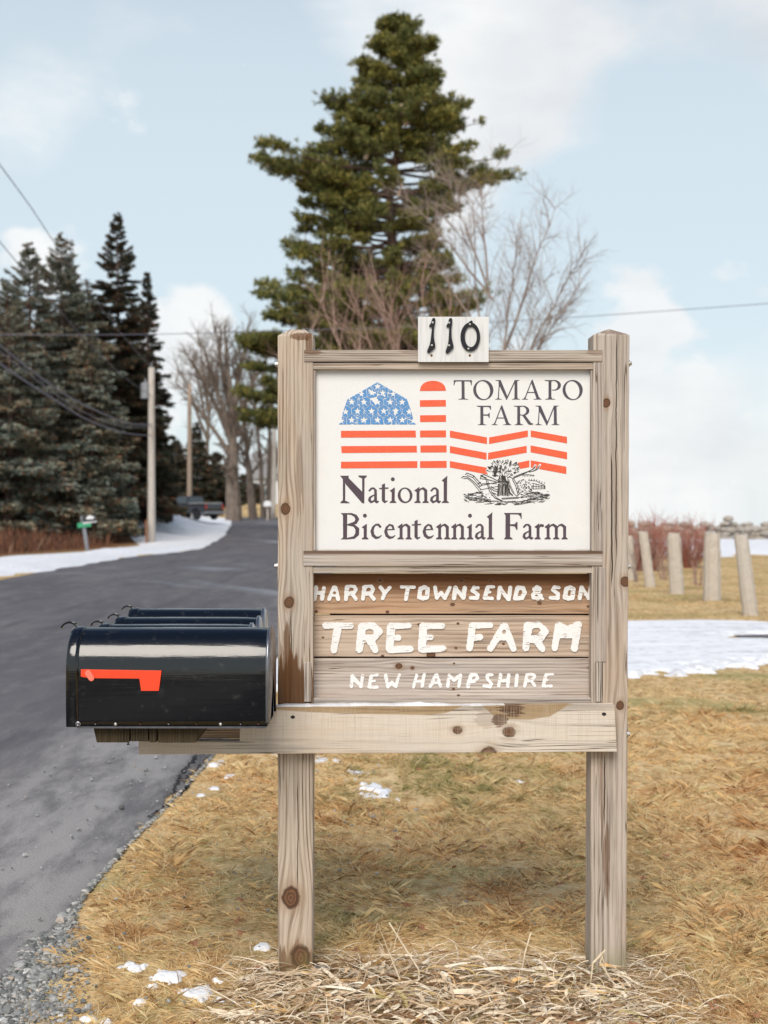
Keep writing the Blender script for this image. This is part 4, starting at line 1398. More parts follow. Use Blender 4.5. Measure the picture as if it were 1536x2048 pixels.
R1 = [(T5, s5, [([(118, 185), (98, 305)], [23, 26]), ([(202, 188), (180, 302)], [20, 24]), ([(110, 245), (195, 240)], 20)]),
      (T5, s5, [([(308, 188), (256, 306)], [24, 20]), ([(320, 188), (352, 308)], [24, 21]), ([(285, 270), (338, 268)], 14)], [(313, 243, 18, 16)]),
      (T5, s5, [([(446, 182), (434, 308)], [24, 21]), ([(452, 178), (520, 176), (538, 205), (518, 240), (460, 252)], 21), ([(500, 250), (540, 306)], 20)], [(492, 205, 24, 18)]),
      (T5, s5, [([(630, 182), (614, 304)], [24, 20]), ([(636, 178), (704, 176), (722, 205), (702, 240), (644, 252)], 21), ([(686, 250), (730, 306)], 20)], [(676, 205, 24, 18)]),
      (T5, s5, [([(800, 182), (846, 244)], 20), ([(898, 184), (846, 244)], 19), ([(846, 240), (823, 302)], [22, 19])]),
      (T5, s5, [([(1022, 178), (1156, 182)], 18), ([(1090, 188), (1068, 308)], [22, 20])]),
      (T5, s5, [([(1262, 182), (1298, 200), (1292, 288), (1250, 300), (1210, 286), (1222, 200), (1262, 182)], 23)]),
      (T5, s5, [([(1376, 182), (1396, 292)], [20, 22]), ([(1396, 290), (1442, 240), (1482, 298)], 20), ([(1480, 295), (1534, 186)], [22, 18])]),
      (T6, s6, [([(55, 182), (40, 288)], [24, 22]), ([(60, 190), (130, 276)], 20), ([(150, 184), (136, 282)], 24)]),
      (T6, s6, [([(288, 182), (245, 180), (228, 210), (284, 250), (276, 285), (208, 286)], [16, 20, 19, 19, 22, 18])]),
      (T6, s6, [([(385, 178), (356, 284)], 22), ([(385, 172), (446, 172)], 16), ([(365, 230), (410, 226)], 14), ([(360, 286), (432, 290)], 17)]),
      (T6, s6, [([(512, 182), (496, 290)], [24, 20]), ([(514, 190), (592, 294)], 20), ([(616, 180), (600, 298)], [20, 22])]),
      (T6, s6, [([(692, 180), (748, 186), (764, 232), (736, 286), (664, 290), (692, 180)], 22)]),
      (T6, s6, [([(890, 172), (922, 190), (912, 216), (870, 222), (858, 196), (890, 172)], 18), ([(890, 230), (930, 262), (900, 292), (852, 282), (848, 250), (880, 226)], 19), ([(920, 270), (948, 294)], 15)]),
      (T6, s6, [([(1114, 180), (1068, 176), (1052, 205), (1108, 245), (1100, 286), (1026, 284)], [16, 20, 19, 19, 22, 17])]),
      (T6, s6, [([(1225, 178), (1262, 196), (1252, 286), (1210, 290), (1174, 280), (1190, 196), (1225, 178)], 23)]),
      (T6, s6, [([(1348, 182), (1326, 290)], [24, 20]), ([(1350, 186), (1408, 272)], 20), ([(1440, 172), (1418, 288)], [17, 20])])]
R2 = [(T5, s5, [([(216, 588), (486, 592)], [33, 31]), ([(348, 600), (306, 848)], [46, 34])]),
      (T5, s5, [([(606, 602), (576, 838)], [44, 38]), ([(616, 602), (720, 594), (782, 650), (722, 716), (620, 730)], [44, 38, 42, 40, 40]), ([(690, 745), (744, 846)], [44, 34])], [(686, 656, 44, 31)]),
      (T5, s5, [([(912, 602), (896, 832)], [44, 42]), ([(912, 596), (1104, 586)], [34, 27]), ([(915, 712), (990, 718)], 30), ([(900, 842), (1116, 836)], [38, 33])]),
      (T5, s5, [([(1252, 602), (1238, 830)], [44, 42]), ([(1254, 596), (1454, 590)], [34, 29]), ([(1260, 716), (1334, 712)], 29), ([(1242, 838), (1466, 832)], [38, 32])]),
      (T6, s6, [([(228, 578), (200, 798)], [38, 34]), ([(232, 568), (414, 566)], [32, 28]), ([(235, 694), (306, 686)], 32)]),
      (T6, s6, [([(548, 578), (412, 804)], [38, 32]), ([(556, 584), (650, 804)], [44, 31]), ([(490, 684), (600, 684)], 36)], [(553, 632, 20, 20)]),
      (T6, s6, [([(796, 576), (776, 798)], [46, 34]), ([(800, 578), (904, 570), (964, 628), (922, 698), (800, 712)], [44, 40, 44, 40, 40]), ([(880, 715), (944, 806)], [40, 33])], [(883, 618, 45, 28)]),
      (T6, s6, [([(1112, 570), (1070, 798)], [40, 32]), ([(1115, 575), (1206, 632), (1308, 566)], [42, 52, 42]), ([(1140, 660), (1270, 660)], 40), ([(1312, 560), (1272, 802)], [36, 36])])]
R3 = [(T5, s5, [([(502, 1122), (490, 1232)], 19), ([(505, 1135), (590, 1225)], 21), ([(610, 1118), (594, 1234)], [17, 19])]),
      (T5, s5, [([(702, 1125), (680, 1236)], 19), ([(710, 1120), (770, 1112)], 13), ([(695, 1178), (738, 1172)], 12), ([(685, 1242), (764, 1240)], 15)]),
      (T5, s5, [([(854, 1116), (878, 1234)], [17, 19]), ([(878, 1232), (920, 1192), (960, 1232)], 19), ([(960, 1232), (1000, 1112)], [19, 15])]),
      (T5, s5, [([(1182, 1116), (1150, 1236)], 17), ([(1262, 1110), (1240, 1236)], 17), ([(1175, 1182), (1250, 1176)], 15)]),
      (T5, s5, [([(1388, 1112), (1326, 1232)], [19, 16]), ([(1395, 1112), (1436, 1234)], [19, 16]), ([(1355, 1196), (1420, 1192)], 14)], [(1388, 1162, 15, 14)]),
      (T6, s6, [([(-8, 1078), (-24, 1188)], 17), ([(-5, 1088), (42, 1128), (100, 1080)], 18), ([(108, 1076), (92, 1188)], 17)]),
      (T6, s6, [([(212, 1080), (184, 1190)], 20), ([(214, 1074), (268, 1072), (284, 1106), (252, 1138), (208, 1142)], 17)]),
      (T6, s6, [([(432, 1074), (380, 1078), (382, 1116), (424, 1162), (408, 1194), (346, 1186)], [13, 17, 16, 16, 18, 14])]),
      (T6, s6, [([(520, 1072), (500, 1186)], 18), ([(602, 1076), (590, 1190)], 18), ([(515, 1134), (600, 1130)], 17)]),
      (T6, s6, [([(686, 1080), (676, 1188)], 18)]),
      (T6, s6, [([(788, 1076), (764, 1186)], 17), ([(792, 1072), (850, 1068), (870, 1092), (838, 1128), (788, 1136)], 15), ([(835, 1135), (866, 1184)], 15)]),
      (T6, s6, [([(982, 1075), (956, 1186)], 18), ([(986, 1070), (1050, 1066)], 13), ([(968, 1132), (1002, 1126)], 10), ([(958, 1190), (1040, 1188)], 14)])]
for k, r_ in enumerate(R1): carve(r_[0], r_[1], r_[2], bd1, .0038, r_[3] if len(r_) > 3 else (), .35, 100 + k)
for k, r_ in enumerate(R2): carve(r_[0], r_[1], r_[2], bd2, .0045, r_[3] if len(r_) > 3 else (), .6, 200 + k)
for k, r_ in enumerate(R3): carve(r_[0], r_[1], r_[2], bd3, .0022, r_[3] if len(r_) > 3 else (), .6, 300 + k)

# --- number plate with house numerals and screws
m_plate, nb, b = mat('plate_white', (.72, .71, .69), .5)
g = objco(nb)
c_ = nb.mix(nb.sm(nb.noise(nb.scale(g, 120, 40, 9), 1.0, 4), .4, .7), (.74, .735, .71), (.64, .63, .61))
for (px, py, r_) in ((863, 711, 3.4), (939.5, 711, 3.0)):
    p = at(px, py, YP - .006) - SB
    x_, y_, z_ = nb.sep(g)
    d = nb.m('SQRT', nb.add(nb.m('POWER', nb.sub(x_, p.x), 2.0), nb.m('POWER', nb.sub(z_, p.z), 2.0)))
    c_ = nb.mix(nb.sm(d, .0028, .0058, .75, 0), c_, (.5, .27, .07))
nb.sock(b.inputs['Base Color'], c_)
YN = YP - .0125
plate = px_box('number_plate', 836, 977.5, 633.5, 724, YN, .006, m_plate, bevel=.0006)
plate['label'] = 'white house number plate reading 110'
m_num, nb, b = mat('black_numeral', (.02, .02, .024), .55, spec=.25)
nb.sock(b.inputs['Base Color'], nb.mix(nb.noise(objco(nb), 60), (.010, .010, .013), (.022, .021, .026)))
m_screw, nb, b = mat('screw_metal', (.6, .58, .54), .35, metal=.8)
nb.sock(b.inputs['Base Color'], nb.mix(nb.noise(objco(nb), 200), (.75, .73, .7), (.4, .37, .33)))
m_rust, nb, b = mat('rusty_screw', (.1, .04, .02), .7)
nb.sock(b.inputs['Base Color'], nb.mix(nb.noise(objco(nb), 300), (.14, .045, .015), (.03, .015, .01)))
T7, s7 = tr(820, 620, 1000, 1536)
one = [(378, 160), (392, 144), (408, 140), (426, 150), (431, 180), (424, 240), (410, 300), (404, 400), (406, 480), (420, 560), (430, 610), (427, 640), (385, 685), (330, 732), (305, 732), (292, 712), (300, 680), (335, 600), (352, 520), (364, 420), (372, 340), (378, 292), (350, 284), (340, 292), (328, 282), (330, 262), (352, 238), (366, 200)]
for dx, dy in ((0, 0), (286, 6)):
    letter('numeral', Field().P(T7([(x + dx * (1 + (y - 140) / 5500), y + dy * y / 700) for x, y in one]), rnd=.2), YN, .006, m_num, plate, .35, .05, bevel=.0006)
c7 = lambda x, y: T7([(x, y)])[0]
f0 = Field().E(*c7(1028, 462), 167 * s7, 246 * s7).E(*c7(1036, 458), 103 * s7, 178 * s7, 0, True)
f0.S(T7([(985, 252), (1045, 208)]), [20 * s7, 24 * s7]).S(T7([(1022, 252)]), 38 * s7)
letter('numeral', f0, YN, .006, m_num, plate, .35, .05, bevel=.0006)


def screw(px, py, Y, r, m_, parent, name='screw', hgt=.0022):
    p = at(px, py, Y)
    V, Fs = [], []
    k = 14
    for (rr_, yy) in ((1, 0), (.92, -.5), (.6, -.9), (0.28, -1.0), (.22, -.55)):
        V += [(p.x + math.cos(q * 2 * PI / k) * r * rr_, Y + yy * hgt, p.z + math.sin(q * 2 * PI / k) * r * rr_) for q in range(k)]
    for a_ in range(4):
        Fs += [(a_ * k + q, a_ * k + (q + 1) % k, (a_ + 1) * k + (q + 1) % k, (a_ + 1) * k + q) for q in range(k)]
    Fs.append(tuple(range(4 * k, 5 * k)))
    return obj(name, V, Fs, m_, parent, smooth=True)


for x, y in ((389, 215), (669, 217), (373, 603), (669, 606), (1023, 244), (999, 661)):
    q = c7(x, y)
    screw(q[0], q[1], YN - .006, .0036, m_screw, plate)
for px, py in ((863, 711), (939.5, 711)):
    screw(px, py, YN, .0032, m_rust, plate)
for (px, py) in ((838, 1248.5), (916, 1247), (908, 1327), (907, 1378), (760, 1163)):
    pass

# --- crossbeam, notched where the mailbox plank sits, its nails and snow
YBm = 3.905
def zpx(py): return at(0, py, YBm).z
def xpx(px): return at(px, 0, YBm).x
tilt = lambda x: (x - xpx(900)) * .006
outl = []
for px in np.linspace(480, 1232, 40): outl.append((xpx(px), zpx(1411.5) + tilt(xpx(px)) + (fbm(px * .03, 0., 3, 2) - .5) * .0015))
outl[-1] = (outl[-1][0] - .004, outl[-1][1])
for px in np.linspace(1234, 277, 60): outl.append((xpx(px), zpx(1505.5) + tilt(xpx(px)) + (fbm(px * .03, 4., 3, 2) - .5) * .0015))
outl.append((xpx(277), zpx(1482))); outl.append((xpx(479), zpx(1482)))
mb = MB()
mb.prism(outl[::-1], YBm, YBm + .042)
beam = mb.build('crossbeam', M_beam, sign, bevel=.0015)
mb = MB()
x0, x1 = -.70, at(1250, 0, 4.1).x
mb.box(x0, x1, YP + TH + .001, YP + TH + .040, .715, .763)
mb.build('rear_beam', M_strip, sign)
m_nail, nb, b = mat('black_nail', (.012, .011, .011), .6)
for (px, py) in ((585.5, 1434), (1208, 1428)):
    V, Fs = solid(Field(.5, .5, px).E(px, py, 4.2, 3.2).loops(.4, .05), lambda x, y, d: at(x, y, YBm) + Vector((0, -d, 0)), .0012)
    obj('nail_head', V, Fs, m_nail, beam)
# hexagonal bolt ends at the outer sides of the posts
for (px, py, s) in ((555, 729, -1), (1258, 727, 1), (555, 1132, -1), (1256, 1133, 1), (1254.5, 1468, 1)):
    p = at(px, py, YP + .045)
    mb = MB().cyl((p.x - s * .002, p.y, p.z), (p.x + s * .002, p.y, p.z), .010, k=16).cyl((p.x + s * .002, p.y, p.z), (p.x + s * .008, p.y, p.z), .0072, .0066, k=6)
    mb.build('bolt', m_screw, sign)

# snow lying on the beam
def snow_strip(name, px0, px1, Y0, Y1, zf, label, amp=.006, seed=0):
    xs = np.linspace(xpx(px0), xpx(px1), 160)
    V, Fs = [], []
    n = 9
    for i, x in enumerate(xs):
        e = math.sin(PI * min(1, i / 25)) if i < 12 else 1
        t = (.0025 + amp * max(0, fbm(x * 14, 1., seed, 3) - .18)) * (1 - sstep(i / 160, .55, 1.0) * .75) * min(1, i / 10 + .15)
        for k in range(n):
            a_ = PI * k / (n - 1)
            yy = (Y0 + Y1) / 2 - math.cos(a_) * (Y1 - Y0) / 2
            V.append((x, yy, zf(x) - .0006 + t * 1.2 * max(0, math.sin(a_)) ** .35))
    for i in range(len(xs) - 1):
        for k in range(n - 1):
            Fs.append((i * n + k, (i + 1) * n + k, (i + 1) * n + k + 1, i * n + k + 1))
    Fs += [tuple(range(n)), tuple(range(len(V) - 1, len(V) - 1 - n, -1))]
    o = obj(name, V, Fs, M_snow, smooth=True)
    tag(o, kind='stuff', label=label)
    return o


snow_strip('snow_ridge', 545, 1010, YBm + .001, YBm + .040, lambda x: zpx(1411.5) + tilt(x), 'thin ridge of snow lying along the crossbeam top', .010, 4)

# ================================================================== MAILBOXES
def wave_mat():
    m, nb, b = mat('black_mailbox_enamel', (.002, .002, .003), .12, spec=.7)
    g = objco(nb)
    n = nb.noise(nb.scale(g, 5, 60, 60), 1.0, 3, .5)
    d = nb.noise(g, 60, 4, .6)
    nb.sock(b.inputs['Base Color'], nb.mix(nb.sm(nb.noise(nb.scale(g, 30, 30, 30), 1.0, 6, .7), .56, .72, 0, .05), nb.mix(nb.sm(d, .55, .8, 0, .5), (.001, .0013, .002), (.004, .004, .005)), (.4, .37, .33)))
    nb.sock(b.inputs['Roughness'], nb.sm(d, .3, .8, .09, .17))
    nb.sock(b.inputs['Normal'], nb.bump(n, .0012, .5))
    return m


M_box = wave_mat()
M_rim, nb, b = mat('mailbox_rim_metal', (.25, .25, .26), .3, metal=.9)
nb.sock(b.inputs['Base Color'], nb.mix(nb.noise(objco(nb), 40), (.33, .33, .35), (.14, .14, .15)))
M_flag, nb, b = mat('red_flag_plastic', (.9, .06, .012), .42)
nb.sock(b.inputs['Base Color'], nb.mix(nb.noise(objco(nb), 25), (.90, .055, .012), (.82, .075, .02)))
M_pivot, nb, b = mat('faded_red_plastic', (.85, .16, .1), .45)
nb.sock(b.inputs['Base Color'], nb.mix(nb.noise(objco(nb), 90), (.86, .13, .07), (.9, .28, .2)))


def archpts(W, H, n=28, bow=0.0, hem=0.0):
    """(y,z) outline from near bottom over the top to far bottom"""
    r = W / 2
    hs = H - r * 1.02
    pts = []
    for k in range(9):
        t = k / 8
        pts.append((-r - bow * math.sin(PI * t * .9), hs * t))
    for k in range(1, n):
        a_ = PI * k / n
        pts.append((-r * math.cos(a_), hs + (H - hs) * math.sin(a_)))
    for k in range(8, -1, -1):
        t = k / 8
        pts.append((r + bow * math.sin(PI * t * .9), hs * t))
    return pts


def mailbox(x0, x1, yc, z0, W, H, label, flag=True, big=True):
    t = thing('mailbox', label, 'mailbox', (x0, yc, z0), 'black mailboxes in a row on the plank')
    sec = archpts(W, H, bow=.003)
    n = len(sec)
    # body: skin with a slightly pinched far end
    V, Fs = [], []
    xs = [x0, x0 + .012, x0 + .05] + list(np.linspace(x0 + .09, x1 - .06, 14)) + [x1 - .035, x1 - .018, x1 - .008, x1]
    for x in xs:
        e = max(0, (x - (x1 - .07)) / .07)
        w = 1 - .022 * e * e
        belly = 1 + .010 * math.sin(PI * (x - x0) / (x1 - x0))
        V += [(x, yc + y * w * (belly if 0 < z < H * .6 else 1), z0 + z * (1 - .012 * e * e)) for y, z in sec]
    for i in range(len(xs) - 1):
        Fs += [(i * n + k, (i + 1) * n + k, (i + 1) * n + k + 1, i * n + k + 1) for k in range(n - 1)]
        Fs.append(((i + 1) * n, i * n, i * n + n - 1, (i + 1) * n + n - 1))
    body = obj('body', V, Fs, M_box, t, smooth=True)
    # door with its rolled lip (road side)
    V, Fs = [], []
    prof = [(.016, 1.0, 0), (.016, 1.022, 0), (.004, 1.03, 0), (-.010, 1.03, 0), (-.018, 1.01, 0), (-.020, .96, 0), (-.013, .88, 0), (-.012, .5, 0)]
    cz = H * .5
    for (dx, s, _) in prof:
        V += [(x0 + dx, yc + y * s, z0 + (cz + (z - cz) * s if z > 0 else z)) for y, z in sec]
    for i in range(len(prof) - 1):
        Fs += [(i * n + k, i * n + k + 1, (i + 1) * n + k + 1, (i + 1) * n + k) for k in range(n - 1)]
    Fs.append(tuple(range(7 * n, 8 * n)))
    door = obj('door', V, Fs, M_box, t, smooth=True)
    # curled latch tabs on top
    for s_, w_, rr_ in ((1, .016, .035 if big else .030), (.75, .012, .030 if big else .025)):
        V, Fs = [], []
        q = 12
        for k in range(q + 1):
            a_ = PI * (.02 + .80 * k / q)
            xx = x0 - .002 - rr_ * (1 - math.cos(a_)) * .86
            zz = z0 + H - .020 + rr_ * math.sin(a_) * 1.05
            xi = x0 - .002 - rr_ * .86 + (rr_ - .0045) * math.cos(a_) * .86
            zi = z0 + H - .020 + (rr_ - .0045) * math.sin(a_) * 1.05
            wd = w_ * (1 - .35 * k / q)
            V += [(xx, yc - wd, zz), (xx, yc + wd, zz), (xi, yc + wd, zi), (xi, yc - wd, zi)]
        for k in range(q):
            for e in range(4):
                Fs.append((k * 4 + e, k * 4 + (e + 1) % 4, k * 4 + 4 + (e + 1) % 4, k * 4 + 4 + e))
        Fs += [(0, 1, 2, 3), (q * 4 + 3, q * 4 + 2, q * 4 + 1, q * 4)]
        if s_ == 1:
            obj('latch', V, Fs, M_box, t, smooth=False)
    # rear panel and its raised hem
    V, Fs = [], []
    prof = [(-.004, .985), (-.004, 1.035), (.004, 1.04), (.006, 1.0), (.009, .97), (.009, .0)]
    for (dx, s) in prof:
        V += [(x1 + dx, yc + y * s, z0 + max(.012, cz + (z - cz) * s) if s else z0 + cz) for y, z in sec]
    for i in range(len(prof) - 1):
        Fs += [(i * n + k, (i + 1) * n + k, (i + 1) * n + k + 1, i * n + k + 1) for k in range(n - 1)]
    obj('rear_panel', V, Fs, M_rim, t, smooth=True)
    if big:
        Yf = yc - W / 2 - .0035
        # flag lies along the side
        fl = Field()
        fl.P([(162, 1338.5), (323.5, 1341), (318, 1381.5), (282.5, 1381.5), (279, 1357), (178, 1356), (162, 1353)])
        yo = Yf - .004
        V, Fs = solid(fl.loops(.5, .05), lambda x, y, d: at(x, y, yo) + Vector((0, -d, 0)), .003)
        flg = obj('flag', V, Fs, M_flag, t, bevel=.0006)
        V, Fs = solid(Field().S([(177, 1346), (183.5, 1356)], [6, 5.6]).loops(.4, .05), lambda x, y, d: at(x, y, yo - .003) + Vector((0, -d, 0)), .006)
        obj('pivot_cap', V, Fs, M_pivot, flg, bevel=.0015)
        # row of rivets and screws along the lower edge
        for px, kind in ((156, 'big'), (191, 's'), (231, 'w'), (281, 'r'), (337, 's'), (393, 'r'), (441, 'w'), (481, 's'), (517, 'r')):
            r_ = {'big': .0085, 's': .0026, 'w': .0046, 'r': .0025}[kind]
            screw(px, 1448.5, Yf + .0005, r_, {'r': m_rust, 'w': m_screw}.get(kind, M_rim), t, 'rivet')
        # folded floor edge
        MB().box(x0 + .012, x1 - .002, yc - W / 2 - .001, yc + W / 2 + .001, z0 - .004, z0 + .0015).build('floor_pan', M_rim, t)
    return t


zf = .8105
W1 = .205
X0, X1 = (145 - CX) * 3.66 / F, (534 - CX) * 3.66 / F
mailbox(X0, X1, 3.66 + W1 / 2 + .003, zf + .004, W1, .272, 'large glossy black mailbox with an orange-red flag, nearest of the row')
rear = []
for (px0, px1, Y, ytop, lab) in ((214, 503, 4.02, 1248, 'smaller black mailbox directly behind the large flagged one'),
                                 (246, 517, 4.27, 1234, 'smaller black mailbox between two others in the row'),
                                 (272, 527, 4.56, 1217, 'farthest black mailbox, standing highest at the end of the row')):
    z1 = at(0, ytop, Y).z
    mailbox((px0 - CX) * Y / F, (px1 - CX) * Y / F, Y, zf + .019, .165, z1 - zf - .019, lab, big=False)

# the dark plank the boxes stand on
pk = thing('mailbox_shelf', 'dark mossy wooden shelf plank jutting toward the road under the black mailboxes', 'shelf', (-.67, 3.68, .766))
mb = MB()
yA, yZ = 3.69, 4.66
xa, xb = (186 - CX) * yA / F, (399 - CX) * yA / F
cuts = [xa, xa + (xb - xa) * .345, xa + (xb - xa) * .52, xa + (xb - xa) * .60, xb]
rr = random.Random(3)
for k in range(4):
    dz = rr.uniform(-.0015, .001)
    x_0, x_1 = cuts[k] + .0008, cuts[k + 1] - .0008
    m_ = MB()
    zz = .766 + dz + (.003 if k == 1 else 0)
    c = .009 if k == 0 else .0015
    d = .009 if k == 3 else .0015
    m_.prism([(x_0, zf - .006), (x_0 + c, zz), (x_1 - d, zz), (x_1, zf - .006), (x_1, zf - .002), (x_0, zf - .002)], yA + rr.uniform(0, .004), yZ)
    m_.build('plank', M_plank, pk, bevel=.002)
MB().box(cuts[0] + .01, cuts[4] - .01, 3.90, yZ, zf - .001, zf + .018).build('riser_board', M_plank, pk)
MB().cyl((-.728, 3.70, .760), (-.728, 3.70, .775), .0018, k=6).cyl((-.728, 3.70, .7575), (-.728, 3.70, .760), .0042, k=8).build('nail', m_nail, pk)

# ================================================================== GRANITE POSTS, STONE WALL, SHRUBS ON THE RIGHT
def granite_mat(name, c1, c2, c3):
    m, nb, b = mat(name, c1, .9, spec=.2)
    g = objco(nb)
    a_ = nb.noise(g, 120, 4, .7)
    c_ = nb.noise(g, 9, 4, .6)
    col = nb.mix(nb.sm(a_, .42, .6), c1, c2)
    nb.sock(b.inputs['Base Color'], nb.mix(nb.sm(c_, .5, .75, 0, .6), col, c3))
    nb.sock(b.inputs['Normal'], nb.bump(nb.add(nb.noise(g, 30, 5, .6), a_), .02, .8))
    return m


M_gran = granite_mat('granite', (.76, .68, .58), (.48, .42, .35), (.52, .48, .42))
M_bould = granite_mat('field_stone', (.52, .47, .41), (.30, .26, .22), (.58, .44, .29))
gran_lab = ['granite fence post beside the red-twig thicket, thinner and second from the wooden sign', 'granite fence post third from the wooden sign, before the thicket',
            'widest upright granite fence post, near the dark patch of stems', 'tallest leaning granite post, nearest the snowy driveway', 'pale granite post half hidden behind the sign post']
for (pxb, pyb, pxt, pyt, w, lab) in ((1302, 1173, 1286, 1064, 19, 0), (1355, 1187, 1347, 1067, 26, 1), (1424, 1201, 1424, 1067, 31, 2), (1503, 1231, 1482, 1072, 27, 3), (1262, 1160, 1257, 1072, 18, 4)):
    p = ground_at(pxb, pyb + 1)
    top = at(pxt, pyt, p.y)
    s = p.y / F
    V, Fs = [], []
    nz = 12
    rr = random.Random(pxb)
    for k in range(nz + 1):
        t = k / nz
        cx_ = p.x + (top.x - p.x) * t
        z = p.z - .1 + (top.z - p.z + .1) * t
        ww = w * s / 2 * (1.06 - .1 * t) * rr.uniform(.975, 1.025)
        if k == nz: ww *= .88
        for q in range(8):
            a_ = 2 * PI * (q + .5) / 8
            sx = max(-1, min(1, math.cos(a_) * 1.3)); sy = max(-1, min(1, math.sin(a_) * 1.3))
            V.append((cx_ + sx * ww * rr.uniform(.95, 1.03), p.y + sy * ww * rr.uniform(.95, 1.03), z + rr.uniform(-.015, .015)))
    for k in range(nz):
        for q in range(8):
            Fs.append((k * 8 + q, k * 8 + (q + 1) % 8, k * 8 + 8 + (q + 1) % 8, k * 8 + 8 + q))
    Fs.append(tuple(range(nz * 8, nz * 8 + 8)))
    o = obj('granite_post', V, Fs, M_gran, loc=p)
    tag(o, gran_lab[lab], 'stone post', 'granite fence posts in the field')


def ico():
    t = (1 + 5 ** .5) / 2
    V = np.array([(-1, t, 0), (1, t, 0), (-1, -t, 0), (1, -t, 0), (0, -1, t), (0, 1, t), (0, -1, -t), (0, 1, -t), (t, 0, -1), (t, 0, 1), (-t, 0, -1), (-t, 0, 1)])
    V = V / np.linalg.norm(V[0])
    Fs = [(0, 11, 5), (0, 5, 1), (0, 1, 7), (0, 7, 10), (0, 10, 11), (1, 5, 9), (5, 11, 4), (11, 10, 2), (10, 7, 6), (7, 1, 8), (3, 9, 4), (3, 4, 2), (3, 2, 6), (3, 6, 8), (3, 8, 9), (4, 9, 5), (2, 4, 11), (6, 2, 10), (8, 6, 7), (9, 8, 1)]
    return V, np.array(Fs)


IV, IF = ico()
IV2 = IV.tolist()
_c = {}
_F2 = []
for f in IF.tolist():
    mm = []
    for a_, b_ in ((f[0], f[1]), (f[1], f[2]), (f[2], f[0])):
        kk = (min(a_, b_), max(a_, b_))
        if kk not in _c:
            v = (np.array(IV2[a_]) + np.array(IV2[b_])) / 2
            _c[kk] = len(IV2)
            IV2.append((v / np.linalg.norm(v)).tolist())
        mm.append(_c[kk])
    _F2 += [(f[0], mm[0], mm[2]), (f[1], mm[1], mm[0]), (f[2], mm[2], mm[1]), tuple(mm)]
IV2 = np.array(IV2)
IF2 = np.array(_F2)


def stones(C, S, seed, base=(IV, IF), jit=.25):
    """many irregular stones: centres C, sizes S (n,3)"""
    rs = np.random.RandomState(seed)
    n = len(C)
    B, Fb = base
    k = len(B)
    a_ = rs.uniform(0, 2 * PI, n)
    W = B[None] * (1 + rs.uniform(-jit, jit, (n, k, 1)))
    W = W * S[:, None]
    ca, sa = np.cos(a_)[:, None], np.sin(a_)[:, None]
    X = W[..., 0] * ca - W[..., 1] * sa
    Y = W[..., 0] * sa + W[..., 1] * ca
    V = np.stack([X, Y, W[..., 2]], -1) + C[:, None]
    Fs = (Fb[None] + (np.arange(n) * k)[:, None, None]).reshape(-1, 3)
    return V.reshape(-1, 3), Fs


rs = np.random.RandomState(5)
C, S = [], []
for row in range(4):
    for lay in range(2):
        x = 12.5
        while x < 31:
            w = rs.uniform(.28, .8) * (1.25 if row == 0 else 1)
            y = 67.6 + (x - 13) * -.25 + lay * .35
            zz = hz(x, y) + .10 + row * .235 + rs.uniform(-.05, .05)
            if row < 3 or rs.rand() < .62:
                C.append((x, y + rs.uniform(-.12, .12), zz))
                S.append((w / 2 * 1.08, .3, rs.uniform(.11, .19)))
            x += w * .92
for x, r_ in ((17.6, .17), (20.6, .15)):
    C.append((x, 67 - (x - 13) * .25 + .6, hz(x, 67) + 1.1)); S.append((r_ * 1.25, .3, r_))
V, Fs = stones(np.array(C), np.array(S), 6, (IV2, IF2), .13)
tag(obj('stone_wall', V, [Fs], M_bould, loc=(18, 67, 0)), 'old dry stone wall of grey boulders at the top of the snowy field', 'stone wall')


def limb_mesh(segs, k=5):
    s = np.array([(*a, *b_, r0, r1) for a, b_, r0, r1 in segs])
    big = np.maximum(s[:, 6], s[:, 7]) > .02
    Vs, Fs, o = [], [], 0
    for msk, kk in ((big, k), (~big, 3)):
        if msk.any():
            V, F_ = tubes(s[msk, :3], s[msk, 3:6], s[msk, 6], s[msk, 7], kk)
            Vs.append(V); Fs.append(F_ + o); o += len(V)
    return np.concatenate(Vs), np.concatenate(Fs)


def grow(segs, p, d, L, r, lvl, rs, maxl, up=.25, spread=.8, kids=(7, 6, 5, 4), wob=.18, taper=.25, start=.25, lratio=.55):
    n = max(3, int(6 - lvl))
    pts = [np.array(p, float)]
    d = np.array(d, float)
    d /= np.linalg.norm(d)
    for i in range(n):
        d = d + rs.normal(0, wob, 3) + np.array([0, 0, up * .3])
        d /= np.linalg.norm(d)
        q = pts[-1] + d * L / n
        r0 = r * (1 - (1 - taper) * i / n)
        r1 = r * (1 - (1 - taper) * (i + 1) / n)
        segs.append((tuple(pts[-1]), tuple(q), r0, r1))
        pts.append(q)
    if lvl >= maxl: return
    nk = kids[min(lvl, len(kids) - 1)]
    for k in range(nk):
        t = start + (1 - start) * (k + rs.uniform(.2, .9)) / nk
        i = min(n - 1, int(t * n))
        b0 = pts[i] + (pts[i + 1] - pts[i]) * (t * n - i)
        dd = pts[i + 1] - pts[i]
        dd /= np.linalg.norm(dd)
        side = rs.normal(0, 1, 3)
        side -= dd * side.dot(dd)
        side /= np.linalg.norm(side)
        nd = dd * (1 - spread * .45) + side * spread
        grow(segs, b0, nd, L * lratio * rs.uniform(.7, 1.25) * (1.15 - .5 * t), r * (1 - (1 - taper) * t) * .55, lvl + 1, rs, maxl, up, spread, kids, wob, taper, .12, lratio)


